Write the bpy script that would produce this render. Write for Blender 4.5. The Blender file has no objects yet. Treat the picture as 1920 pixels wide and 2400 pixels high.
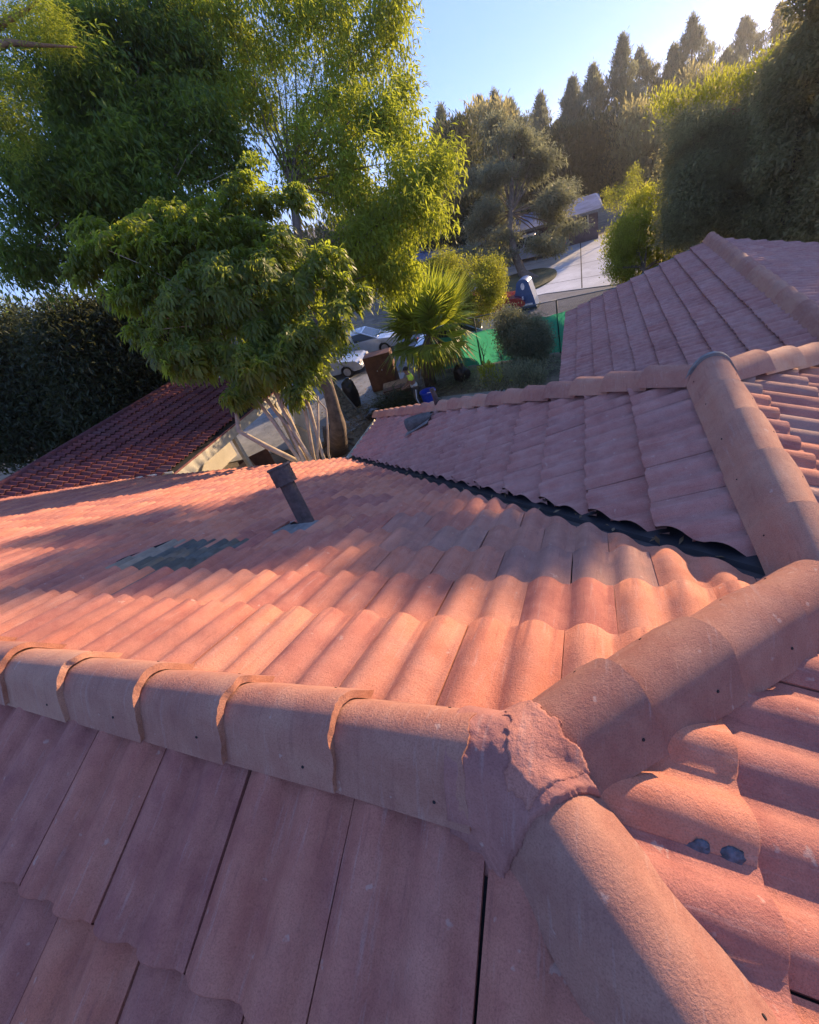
import bpy, bmesh, math, random
import numpy as np
from mathutils import Vector, Matrix, noise

random.seed(7)
rng = np.random.default_rng(7)
scene = bpy.context.scene
col = scene.collection
R = math.radians

# ------------------------------------------------------------------ camera
FPX = 1003.6                                   # focal length in photo pixels (1920 wide)
CAM = np.array([0.1946, -0.4104, 1.0954])
YAW, PITCH, ROLL = -0.50318, 0.60185, -0.33955
_f = np.array([math.sin(YAW) * math.cos(PITCH), math.cos(YAW) * math.cos(PITCH), -math.sin(PITCH)])
_r0 = np.array([math.cos(YAW), -math.sin(YAW), 0.0]); _u0 = np.cross(_r0, _f)
_r = math.cos(ROLL) * _r0 + math.sin(ROLL) * _u0
_u = -math.sin(ROLL) * _r0 + math.cos(ROLL) * _u0
cd = bpy.data.cameras.new('camera'); cam = bpy.data.objects.new('camera', cd); col.objects.link(cam)
cam.matrix_world = Matrix(((_r[0], _u[0], -_f[0], CAM[0]), (_r[1], _u[1], -_f[1], CAM[1]),
                           (_r[2], _u[2], -_f[2], CAM[2]), (0, 0, 0, 1)))
cd.sensor_fit = 'HORIZONTAL'; cd.sensor_width = 36.0; cd.lens = FPX / 1920 * 36.0
cd.clip_start = 0.05; cd.clip_end = 3000
scene.camera = cam

# ------------------------------------------------------------------ light
SUN_AZ, SUN_EL = R(28.0), R(13.0)               # azimuth from +Y toward +X
w = bpy.data.worlds.new('World'); scene.world = w; w.use_nodes = True
nt = w.node_tree; bg = nt.nodes['Background']
sky = nt.nodes.new('ShaderNodeTexSky'); sky.sky_type = 'NISHITA'; sky.sun_disc = False
sky.sun_elevation = SUN_EL; sky.sun_rotation = SUN_AZ
sky.air_density = 0.55; sky.dust_density = 0.05; sky.ozone_density = 9.0
gm = nt.nodes.new('ShaderNodeGamma'); gm.inputs[1].default_value = 0.38
mt = nt.nodes.new('ShaderNodeMix'); mt.data_type = 'RGBA'; mt.blend_type = 'MULTIPLY'; mt.inputs[0].default_value = 1
mt.inputs[7].default_value = (.98, .86, 1.12, 1)
nt.links.new(sky.outputs[0], gm.inputs[0]); nt.links.new(gm.outputs[0], mt.inputs[6])
nt.links.new(mt.outputs[2], bg.inputs[0]); bg.inputs[1].default_value = 0.15
sd = bpy.data.lights.new('sun', 'SUN'); sun = bpy.data.objects.new('sun', sd); col.objects.link(sun)
sd.energy = 2.1; sd.angle = R(0.5); sd.color = (1.0, 0.70, 0.42)
sv = Vector((math.sin(SUN_AZ) * math.cos(SUN_EL), math.cos(SUN_AZ) * math.cos(SUN_EL), math.sin(SUN_EL)))
sun.rotation_euler = sv.to_track_quat('Z', 'Y').to_euler(); sun.location = (10, 40, 20)
scene.view_settings.view_transform = 'Standard'; scene.view_settings.look = 'None'
scene.view_settings.exposure = 2.25; scene.view_settings.gamma = 1.0

# ------------------------------------------------------------------ helpers
def ray(x, y):
    d = _f * FPX + _r * (x - 960) - _u * (y - 1200)
    return d / np.linalg.norm(d)
def at_z(x, y, z):
    d = ray(x, y); return CAM + d * (z - CAM[2]) / d[2]
def at_y(x, y, Y):
    d = ray(x, y); return CAM + d * (Y - CAM[1]) / d[1]
def at_d(x, y, D):
    return CAM + ray(x, y) * D
GZ = -5.5                                       # ground level

def tag(o, label=None, cat=None, group=None, kind=None):
    if label: o['label'] = label
    if cat: o['category'] = cat
    if group: o['group'] = group
    if kind: o['kind'] = kind
    return o
def empty(name, loc=(0, 0, 0), label=None, cat=None, group=None, rz=0):
    o = bpy.data.objects.new(name, None); col.objects.link(o)
    o.location = loc; o.rotation_euler = (0, 0, rz); o.empty_display_size = .2
    return tag(o, label, cat, group)
def link(name, me, parent=None, loc=None, rot=None):
    o = bpy.data.objects.new(name, me); col.objects.link(o)
    if parent is not None: o.parent = parent
    if loc is not None: o.location = loc
    if rot is not None: o.rotation_euler = rot
    return o
def from_bm(name, bm, mat, parent=None, smooth=True, loc=None, rot=None, sharp=None):
    me = bpy.data.meshes.new(name)
    bmesh.ops.recalc_face_normals(bm, faces=bm.faces)
    if sharp is not None:
        for e in bm.edges:
            if len(e.link_faces) == 2 and e.calc_face_angle(0) > sharp: e.smooth = False
    bm.to_mesh(me); bm.free()
    for p_ in me.polygons: p_.use_smooth = smooth
    for m_ in (mat if isinstance(mat, (list, tuple)) else [mat]): me.materials.append(m_)
    return link(name, me, parent, loc, rot)
def np_mesh(name, V, F, mat, attr=None, smooth=False, midx=None):
    """V (n,3) floats, F (m,k) int faces of equal size k"""
    V = np.asarray(V, np.float32); F = np.asarray(F, np.int32)
    me = bpy.data.meshes.new(name); k = F.shape[1]
    me.vertices.add(len(V)); me.vertices.foreach_set('co', V.ravel())
    me.loops.add(F.size); me.loops.foreach_set('vertex_index', F.ravel())
    me.polygons.add(len(F)); me.polygons.foreach_set('loop_start', np.arange(0, F.size, k, dtype=np.int32))
    if midx is not None: me.polygons.foreach_set('material_index', np.asarray(midx, np.int32))
    me.polygons.foreach_set('use_smooth', np.full(len(F), smooth))
    for m_ in (mat if isinstance(mat, (list, tuple)) else [mat]): me.materials.append(m_)
    if attr is not None:
        a = me.color_attributes.new('tint', 'FLOAT_COLOR', 'POINT')
        a.data.foreach_set('color', np.asarray(attr, np.float32).ravel())
    me.update(calc_edges=True)
    return me
def box(bm, c, s, rz=0, M=None, bev=0):
    r_ = bmesh.ops.create_cube(bm, size=1)
    T = Matrix.Translation(c) @ Matrix.Rotation(rz, 4, 'Z') @ Matrix.Diagonal((s[0], s[1], s[2], 1))
    if M is not None: T = M @ T
    bmesh.ops.transform(bm, matrix=T, verts=r_['verts'])
    if bev:
        es = list({e for v in r_['verts'] for e in v.link_edges})
        bmesh.ops.bevel(bm, geom=es, offset=bev, segments=2, affect='EDGES', profile=.5)
    return r_['verts']
def tube(bm, pts, rad, n=8, cap=True, jit=0):
    """tapered tube through pts; rad scalar or list"""
    pts = [Vector(q) for q in pts]; N = len(pts)
    rad = [rad] * N if isinstance(rad, (int, float)) else rad
    rings = []; prev = None
    for i, q in enumerate(pts):
        t = (pts[min(i + 1, N - 1)] - pts[max(i - 1, 0)]).normalized()
        a = prev if prev is not None else (Vector((0, 0, 1)) if abs(t.z) < .9 else Vector((1, 0, 0)))
        b = t.cross(a).normalized(); a = b.cross(t).normalized(); prev = a
        rings.append([bm.verts.new(q + (a * math.cos(6.28319 * k / n) + b * math.sin(6.28319 * k / n)) * rad[i] * (1 + random.uniform(-jit, jit))) for k in range(n)])
    for i in range(N - 1):
        for k in range(n):
            bm.faces.new((rings[i][k], rings[i][(k + 1) % n], rings[i + 1][(k + 1) % n], rings[i + 1][k]))
    if cap:
        bm.faces.new(rings[0][::-1]); bm.faces.new(rings[-1])
def prism(bm, poly, M, th):
    """poly: 2-D outline in local xz, extruded th along local y, placed by matrix M"""
    a = [bm.verts.new(M @ Vector((x, -th / 2, z))) for x, z in poly]
    b = [bm.verts.new(M @ Vector((x, th / 2, z))) for x, z in poly]
    n = len(poly); bm.faces.new(a); bm.faces.new(b[::-1])
    for i in range(n): bm.faces.new((a[i], b[i], b[(i + 1) % n], a[(i + 1) % n]))

# ------------------------------------------------------------------ materials
def mat_new(name):
    m_ = bpy.data.materials.new(name); m_.use_nodes = True
    t = m_.node_tree; return m_, t, t.nodes['Principled BSDF'], t.nodes.new, t.links.new
def N_noise(t, scale, detail=4, rough=.6, coord='Object', vec=None):
    n = t.nodes.new('ShaderNodeTexNoise'); n.inputs['Scale'].default_value = scale
    n.inputs['Detail'].default_value = detail; n.inputs['Roughness'].default_value = rough
    if vec is None:
        tc = t.nodes.new('ShaderNodeTexCoord'); t.links.new(tc.outputs[coord], n.inputs['Vector'])
    else: t.links.new(vec, n.inputs['Vector'])
    return n.outputs['Fac']
def N_ramp(t, fac, stops):
    n = t.nodes.new('ShaderNodeValToRGB'); e = n.color_ramp.elements
    while len(e) < len(stops): e.new(.5)
    for i, (p_, c_) in enumerate(stops):
        e[i].position = p_; e[i].color = (*c_, 1) if len(c_) == 3 else c_
    t.links.new(fac, n.inputs['Fac']); return n.outputs['Color']
def N_mix(t, fac, a, b, mode='MIX'):
    n = t.nodes.new('ShaderNodeMix'); n.data_type = 'RGBA'; n.blend_type = mode
    if isinstance(fac, (int, float)): n.inputs[0].default_value = fac
    else: t.links.new(fac, n.inputs[0])
    for s_, v in ((6, a), (7, b)):
        if isinstance(v, tuple): n.inputs[s_].default_value = (*v, 1)
        else: t.links.new(v, n.inputs[s_])
    return n.outputs[2]
def N_bump(t, b, h, strength, dist=.01, normal=None):
    n = t.nodes.new('ShaderNodeBump'); n.inputs['Strength'].default_value = strength
    n.inputs['Distance'].default_value = dist; t.links.new(h, n.inputs['Height'])
    if normal is not None: t.links.new(normal, n.inputs['Normal'])
    t.links.new(n.outputs[0], b.inputs['Normal']); return n.outputs[0]
def N_math(t, op, a, b=None, clamp=False):
    n = t.nodes.new('ShaderNodeMath'); n.operation = op; n.use_clamp = clamp
    for i, v in enumerate((a, b)):
        if v is None: continue
        if isinstance(v, (int, float)): n.inputs[i].default_value = v
        else: t.links.new(v, n.inputs[i])
    return n.outputs[0]

def tile_mat(name, stops, grain=1.0, sdir=(60, 5, 5), dust=(.52, .28, .225), dustamt=.45, rough=.85):
    m_, t, b, NN, L = mat_new(name)
    at = NN('ShaderNodeAttribute'); at.attribute_name = 'tint'
    sp = NN('ShaderNodeSeparateColor'); L(at.outputs['Color'], sp.inputs[0])
    big = N_noise(t, 1.6, 3); med = N_noise(t, 9, 5, .65); fine = N_noise(t, 260, 3, .7)
    f = N_math(t, 'ADD', sp.outputs[0], N_math(t, 'MULTIPLY', N_math(t, 'SUBTRACT', med, .5), .7), True)
    c = N_ramp(t, f, stops)
    c = N_mix(t, sp.outputs[1], c, (.25, .225, .20))                       # some tiles are grey replacements
    d = N_ramp(t, N_math(t, 'ADD', N_math(t, 'MULTIPLY', med, .55), N_math(t, 'MULTIPLY', big, .5)), [(.42, (0, 0, 0)), (.68, (1, 1, 1))])
    c = N_mix(t, N_math(t, 'MULTIPLY', d, dustamt), c, dust)               # chalky bloom
    tc = NN('ShaderNodeTexCoord'); mp = NN('ShaderNodeMapping'); mp.inputs['Scale'].default_value = sdir
    L(tc.outputs['Object'], mp.inputs[0])
    st = N_noise(t, 1.0, 4, .7, vec=mp.outputs[0])
    c = N_mix(t, N_math(t, 'MULTIPLY', N_ramp(t, st, [(.58, (0, 0, 0)), (.76, (1, 1, 1))]), .34), c, (.52, .42, .38))
    c = N_mix(t, N_math(t, 'MULTIPLY', N_ramp(t, st, [(.26, (1, 1, 1)), (.42, (0, 0, 0))]), .40), c, (.20, .085, .08))
    spk = N_ramp(t, fine, [(.34, (.50, .46, .46)), (.50, (1, 1, 1)), (.66, (1.22, 1.2, 1.2))])
    c = N_mix(t, .42 * grain, c, spk, 'MULTIPLY')
    dk = N_ramp(t, N_noise(t, 2.7, 7, .72), [(.50, (0, 0, 0)), (.72, (1, 1, 1))])
    c = N_mix(t, N_math(t, 'MULTIPLY', dk, .36), c, (.17, .085, .085))      # grime
    ch = N_ramp(t, N_noise(t, 23, 3, .5), [(.70, (0, 0, 0)), (.74, (1, 1, 1))])
    c = N_mix(t, N_math(t, 'MULTIPLY', ch, .45), c, (.55, .42, .36))       # scuffs and chips
    L(c, b.inputs['Base Color']); b.inputs['Roughness'].default_value = rough
    b.inputs['Specular IOR Level'].default_value = .12
    g2 = N_noise(t, 120, 5, .75)
    h = N_math(t, 'ADD', N_math(t, 'MULTIPLY', fine, .5), N_math(t, 'MULTIPLY', g2, 1.0))
    n1 = N_bump(t, b, h, .8 * grain, .005)
    N_bump(t, b, N_noise(t, 12, 4), .25, .012, n1)
    return m_
M = {}
TERR = [(0, (.27, .105, .10)), (.3, (.40, .15, .115)), (.6, (.51, .19, .12)), (1, (.62, .27, .165))]
M['tile'] = tile_mat('terracotta_tile', TERR)
M['tile_x'] = tile_mat('terracotta_tile_cross', TERR, sdir=(5, 60, 5))
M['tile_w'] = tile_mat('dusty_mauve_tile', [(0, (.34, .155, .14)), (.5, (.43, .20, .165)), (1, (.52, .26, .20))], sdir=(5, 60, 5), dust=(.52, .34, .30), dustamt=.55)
M['cap'] = tile_mat('ridge_tile_clay', [(0, (.30, .135, .105)), (.4, (.40, .185, .135)), (.7, (.47, .235, .16)), (1, (.54, .31, .21))], grain=1.0, dust=(.44, .29, .22), dustamt=.4)
M['cap_edge'] = tile_mat('broken_clay_edge', [(0, (.34, .13, .08)), (1, (.58, .30, .19))], grain=1.2, dustamt=.2)
M['mortar_lit'] = tile_mat('sunlit_rough_mortar', [(0, (.36, .15, .12)), (1, (.52, .25, .19))], grain=1.2, dustamt=.2)  # lighter copy of the mortar, sunlight put into the lip's colour
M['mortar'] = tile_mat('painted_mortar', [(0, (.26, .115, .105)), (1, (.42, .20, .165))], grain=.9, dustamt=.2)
def plain(name, c, rough=.7, metal=0., scale=8., amt=.25, bump=.2, bs=40, spec=.5):
    m_, t, b, NN, L = mat_new(name)
    n = N_noise(t, scale, 5, .65)
    lo = tuple(max(0, v * (1 - amt)) for v in c); hi = tuple(min(1, v * (1 + amt)) for v in c)
    L(N_ramp(t, n, [(.3, lo), (.7, hi)]), b.inputs['Base Color'])
    b.inputs['Roughness'].default_value = rough; b.inputs['Metallic'].default_value = metal
    b.inputs['Specular IOR Level'].default_value = spec
    if bump: N_bump(t, b, N_noise(t, bs, 4), bump, .01)
    return m_
M['deck'] = plain('roof_underlay', (.02, .02, .022), .9)
M['flash'] = plain('valley_metal', (.012, .013, .020), .6, .1, 6, .4)
M['stucco'] = plain('cream_stucco', (.55, .50, .40), .9, 0, 3, .12, .4, 90)
M['whitewood'] = plain('white_painted_wood', (.62, .58, .46), .6, 0, 5, .25)
M['vent'] = plain('dark_painted_vent_metal', (.085, .060, .055), .65, .15, 22, .5, .3, 60)
M['ventgrey'] = plain('weathered_grey_metal', (.20, .20, .195), .7, .15, 12, .4)

# ------------------------------------------------------------------ roof tiles
MS = 0.432                                       # roof slope (rise over run)
AV = 1.87                                        # valley line x + y = AV
XR = AV / 2; YK = 2.79; E2 = 6.3                 # wing ridge x, wing ridge end y, eave distance
ZR = MS * (XR - AV)
# profile of one tile: two rolls across, u in 0..1
def prof(u, amp=.030):
    v = (u * 2) % 1.0
    # pan from 0 to .30, round roll from .30 to 1
    a = np.where(v < .24, 0.0, np.sin(np.clip((v - .24) / .76, 0, 1) * np.pi) ** .85)
    return amp * a
def tiles(to_xyz, svals, tbutts, W, E, nu=22, nt_=3, amp=.030, lift=.034, th=.015, tint=None, stag=.5, gap=.0035, s_first=0., keep=None):
    """to_xyz(s,t,h)->(x,y,z); courses at each butt position, laid half-bonded"""
    V = []; F = []; A = []; base = 0
    us = np.linspace(0, 1, nu)
    hs0 = prof(us * .999 + .0005 + 0.10, amp)
    for ci, tb in enumerate(tbutts):
        off = (ci % 2) * stag * W
        for k in range(svals[0], svals[1]):
            s0 = s_first + k * W + off
            if keep is not None and not keep(s0 + W / 2, tb - E / 2): continue
            tt = tint(s0 + W / 2, tb) if tint else (rng.random(), 0)
            js, jt, jh = rng.normal(0, .0012), rng.normal(0, .004), abs(rng.normal(0, .0018))
            skew = rng.normal(0, .0022)
            tl = np.linspace(-(1.12 * E if ci else tb - .02), 0, nt_ + 1)
            rows = []
            for ti, t_ in enumerate(tl):
                h = hs0 + lift * (1 + t_ / E) + jh + .004
                sv_ = s0 + js + gap / 2 + us * (W - gap) + skew * t_ / E
                rows.append((sv_, np.full(nu, tb + jt + t_), h))
            # rounded nose and butt face
            sv_, tv_, hv_ = rows[-1]
            wob = rng.normal(0, .0009, nu)
            rows[-1] = (sv_, tv_ - .004, hv_)
            rows.append((sv_, tv_ + wob, hv_ - .005))
            rows.append((sv_, tv_ - .001 + wob, hv_ - th - .006))
            rows.append((sv_, tv_ - .05, hv_ - th - .008))
            g = []
            for (a_, b_, c_) in rows: g.append(np.stack(to_xyz(a_, b_, c_), -1))
            g = np.array(g)                                     # rows, nu, 3
            # side skirts
            n_r = nt_ + 2
            nr = g.shape[0]
            idx = base + np.arange(nr * nu).reshape(nr, nu)
            V.append(g.reshape(-1, 3))
            q = np.stack([idx[:-1, :-1], idx[:-1, 1:], idx[1:, 1:], idx[1:, :-1]], -1).reshape(-1, 4)
            F.append(q); base += nr * nu
            for side in (0, nu - 1):
                a_ = g[:nt_ + 1, side]; rr = rows[:nt_ + 1]
                lo = np.stack([np.array(to_xyz(r_[0][side], r_[1][side], r_[2][side] - th)) for r_ in rr])
                V.append(a_); V.append(lo); n = nt_ + 1
                i0 = base + np.arange(n); i1 = base + n + np.arange(n)
                F.append(np.stack([i0[:-1], i0[1:], i1[1:], i1[:-1]], -1)); base += 2 * n
            A.append(np.tile((tt[0], tt[1], rng.random(), 1), (nr * nu + 4 * (nt_ + 1), 1)))
    return np.concatenate(V), np.concatenate(F), np.concatenate(A)
def clipped(name, data, planes, mat, parent, extra=None):
    """planes: list of (point, normal) keep the side opposite to the normal; data may be list of (VFA, planes)"""
    sets = data if isinstance(data, list) else [(data, planes)]
    bm = bmesh.new()
    for (V, F, A), pl in sets:
        me = np_mesh('tmp', V, F, mat, A, True)
        b2 = bmesh.new(); b2.from_mesh(me); bpy.data.meshes.remove(me)
        for co, no in pl:
            bmesh.ops.bisect_plane(b2, geom=b2.verts[:] + b2.edges[:] + b2.faces[:], plane_co=co, plane_no=no, clear_outer=True, dist=1e-5)
        me2 = bpy.data.meshes.new('tmp'); b2.to_mesh(me2); b2.free(); bm.from_mesh(me2); bpy.data.meshes.remove(me2)
    me = bpy.data.meshes.new(name)
    for e in bm.edges:
        if len(e.link_faces) == 2 and e.calc_face_angle(0) > .9: e.smooth = False
    bm.to_mesh(me); bm.free(); me.materials.append(mat)
    for p_ in me.polygons: p_.use_smooth = True
    return link(name, me, parent)

NV = 1 / math.sqrt(1 + MS * MS)
def map_axis(px, py, sx, sy, tx, ty, m, z0=0.):
    nv = 1 / math.sqrt(1 + m * m)
    def f(s, t, h):
        s = np.asarray(s, float); t = np.asarray(t, float)
        return (px + sx * s + tx * t + tx * m * nv * h, py + sy * s + ty * t + ty * m * nv * h, z0 - m * t + nv * h)
    return f
def tint_std(s, t):
    r_ = rng.random(); return (.2 + .6 * r_, max(0, rng.normal(0, .06)))

house = empty('house', (0, 0, GZ), 'nearest house, terracotta roof with ridges, hips and dark valley filling the foreground', 'house')
def kid(o):                                      # house empty sits on the ground; keep world placement
    o.matrix_parent_inverse = Matrix.Translation((0, 0, -GZ)); return o

# far slope (runs away from the viewer from the main ridge)
def tint_p2(s, t):
    r_ = rng.random(); g = max(0, rng.normal(0, .05))
    if s + t > .55 and s > -1.2 and .95 < t < 2.7 and rng.random() < .6: g = rng.uniform(.25, .6)   # the greyer tiles near the valley
    return (.25 + .65 * r_, g)
def keep_p2(s, t):
    x, y = s, t
    if x > y + .5 or x + y > AV + .5: return False
    if -2.26 < x < -1.99 and 1.45 < y < 1.9: return False          # vent pipe flashing
    if -3.0 < x < -2.25 and 1.0 < y < 1.4: return False           # low-profile vent
    return True
p2 = tiles(map_axis(0, 0, 1, 0, 0, 1, MS), (-58, 6), [.53 + .353 * i for i in range(17)], .336, .353,
           nu=25, nt_=3, amp=.034, tint=tint_p2, s_first=.085, keep=keep_p2)
kid(clipped('roof_slope', p2, [((0, 0, 0), (1, -1, 0)), ((AV - .085, 0, 0), (1, 1, 0)), ((0, .03, 0), (0, -1, 0))], M['tile'], house))
# near slope
p1 = tiles(map_axis(0, 0, 1, 0, 0, -1, MS), (-30, 8), [.51 + .353 * i for i in range(7)], .345, .353,
           nu=31, nt_=4, amp=.036, gap=.006, tint=lambda s, t: (.22 + .38 * rng.random(), max(0, rng.normal(0, .03))), s_first=-.047 - .345 * 0,
           keep=lambda s, t: s < t + .6)
kid(clipped('roof_slope', p1, [((0, 0, 0), (1, 1, 0)), ((0, -.03, 0), (0, 1, 0))], M['tile'], house))
# hip end and east side of the wing (one plane)
b3 = [.47 + .353 * i for i in range(17)]
def tint_p3(s, t):
    g = max(0, rng.normal(0, .06))
    if s > 1.2 and rng.random() < .35: g = rng.uniform(.3, .8)
    return (.2 + .6 * rng.random(), g)
p3 = tiles(map_axis(0, 0, 0, 1, 1, 0, MS), (-10, 26), b3, .336, .353, nu=23, nt_=3, amp=.031, tint=tint_p3, s_first=-.03,
           keep=lambda s, t: (s > -t - .5 and s < max(t, YK + t - XR) + .5 and s > -3.2))
s3 = [(p3, [((0, 0, 0), (-1, -1, 0)), ((0, 0, 0), (-1, 1, 0)), ((0, XR, 0), (0, 1, 0))]),
      (p3, [((0, XR, 0), (0, -1, 0)), ((XR, 0, 0), (-1, 0, 0)), ((XR, YK, 0), (-1, 1, 0))])]
o3 = kid(clipped('roof_slope', s3, None, M['tile_x'], house))
from mathutils.bvhtree import BVHTree
bvh3 = BVHTree.FromPolygons([v.co.copy() for v in o3.data.vertices], [tuple(p_.vertices) for p_ in o3.data.polygons])
# west side of the wing
p4 = tiles(map_axis(XR, 0, 0, 1, -1, 0, MS, ZR), (2, 26), [XR - .494 + .32 * i for i in range(16)], .336, .32, nu=19, nt_=2,
           tint=lambda s, t: (.35 + .22 * rng.random(), max(0, rng.normal(0, .04))), amp=.034, lift=.050, stag=0.,
           keep=lambda s, t: (s > AV - XR + t - .6 and s < YK + t + .6))
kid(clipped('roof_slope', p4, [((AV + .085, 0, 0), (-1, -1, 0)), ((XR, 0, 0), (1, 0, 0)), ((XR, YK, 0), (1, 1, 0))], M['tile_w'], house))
# decks under the tiles
def sheet(name, pts, mat, parent, th=.02):
    bm = bmesh.new(); a = [bm.verts.new(q) for q in pts]; b = [bm.verts.new((q[0], q[1], q[2] - th)) for q in pts]
    bm.faces.new(a); bm.faces.new(b[::-1]); n = len(pts)
    for i in range(n): bm.faces.new((a[i], b[i], b[(i + 1) % n], a[(i + 1) % n]))
    return from_bm(name, bm, mat, parent, False)
dz = -.012
zE = -MS * E2
kid(sheet('roof_deck', [(-19.2, 0, dz), (0, 0, dz), (XR, XR, ZR + dz), (AV - E2, E2, zE + dz), (-19.2, E2, zE + dz)], M['deck'], house))
kid(sheet('roof_deck', [(-19.2, -2.9, -MS * 2.9 + dz), (2.9, -2.9, -MS * 2.9 + dz), (0, 0, dz), (-19.2, 0, dz)], M['deck'], house))
XE = XR + (E2 + ZR / MS)
HX = AV - E2; HY = YK + (XR - HX)
kid(sheet('roof_deck', [(0, 0, dz), (2.9, -2.9, -MS * 2.9 + dz), (E2, -2.9, zE + dz), (E2, YK + E2 - XR, zE + dz), (XR, YK, ZR + dz), (XR, XR, ZR + dz)], M['deck'], house))
kid(sheet('roof_deck', [(XR, XR, ZR + dz), (XR, YK, ZR + dz), (HX, HY, zE + dz), (HX, E2, zE + dz)], M['deck'], house))
kid(sheet('roof_deck', [(XR, YK, ZR + dz), (E2, YK + E2 - XR, zE + dz), (HX, HY, zE + dz)], M['deck'], house))
# valley flashing: folded dark metal strip
def valley():
    bm = bmesh.new(); n = 40
    rows = []
    for i in range(n + 1):
        q = i / n; x = XR + (HX - XR) * q; y = AV - x
        row = []
        for d in (-.30, -.10, -.02, 0, .02, .10, .30):
            xx, yy = x + d * .7071, y + d * .7071
            z = max(-MS * yy if d <= 0 else -9, MS * (xx - AV) if d >= 0 else -9) + .006 + (.016 if abs(d) == .02 else 0)
            row.append(bm.verts.new((xx, yy, z + random.uniform(0, .0015))))
        rows.append(row)
    for i in range(n):
        for k in range(6): bm.faces.new((rows[i][k], rows[i][k + 1], rows[i + 1][k + 1], rows[i + 1][k]))
    return from_bm('valley_flashing', bm, M['flash'], house, False)
kid(valley())

# ------------------------------------------------------------------ ridge and hip tiles
def cap_mesh(L, w0, w1, h0, h1, th=.016, rough=.0, nl=16, nc=28, seed=0, tint=(.5, 0)):
    """barrel tile along +X from 0 (narrow, tucked) to L (wide, exposed end)"""
    rs = np.random.default_rng(seed)
    ang = np.linspace(-1, 1, nc + 1)
    def sec(w, h):
        x = []; z = []
        for a in ang:
            s_ = abs(a)
            if s_ < .62:                                    # round crown
                th_ = s_ / .62 * 1.02
                xx = math.sin(th_) * .72 ; zz = 1 - (1 - math.cos(th_)) * .80
            else:                                           # straighter leg
                k = (s_ - .62) / .38
                x0, z0 = math.sin(1.02) * .72, 1 - (1 - math.cos(1.02)) * .80
                xx = x0 + (1 - x0) * k ** 1.0; zz = z0 * (1 - k)
            x.append(math.copysign(xx, a) * w); z.append(zz * h)
        return np.array(x), np.array(z)
    bm = bmesh.new(); lay = bm.verts.layers.float_color.new('tint')
    outer = []; inner = []
    jag = np.convolve(rs.normal(0, 1, nc + 5), np.ones(3) / 3, 'valid')[:nc + 1] * rough
    for i in range(nl + 1):
        q = i / nl; w = w0 + (w1 - w0) * q; h = h0 + (h1 - h0) * q
        x, z = sec(w, h); xi, zi = sec(w - th, h - th)
        end = (1 if i == nl else 0)
        ro = []; ri = []
        for k in range(nc + 1):
            v = bm.verts.new((L * q + end * jag[k], x[k], z[k])); v[lay] = (tint[0], tint[1], .5, 1); ro.append(v)
            v = bm.verts.new((L * q + end * (jag[k] * .5 + rough * .3), xi[k], zi[k])); v[lay] = (tint[0], tint[1], .5, 1); ri.append(v)
        outer.append(ro); inner.append(ri)
    for i in range(nl):
        for k in range(nc):
            bm.faces.new((outer[i][k], outer[i][k + 1], outer[i + 1][k + 1], outer[i + 1][k]))
            bm.faces.new((inner[i][k + 1], inner[i][k], inner[i + 1][k], inner[i + 1][k + 1]))
        for kk in (0, nc):
            bm.faces.new((outer[i][kk], outer[i + 1][kk], inner[i + 1][kk], inner[i][kk]))
    for k in range(nc):
        f = bm.faces.new((outer[-1][k], outer[-1][k + 1], inner[-1][k + 1], inner[-1][k])); f.material_index = 1
        f = bm.faces.new((outer[0][k + 1], outer[0][k], inner[0][k], inner[0][k + 1])); f.material_index = 1
    # nail holes near the exposed end: little pits
    return bm
nail = bmesh.new(); bmesh.ops.create_cone(nail, cap_ends=True, segments=10, radius1=.0045, radius2=.0038, depth=.003)
nail_me = bpy.data.meshes.new('nail_hole'); nail.to_mesh(nail_me); nail.free(); M['hole'] = plain('dark_hole', (.012, .01, .012), .9, bump=0); nail_me.materials.append(M['hole'])
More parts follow.
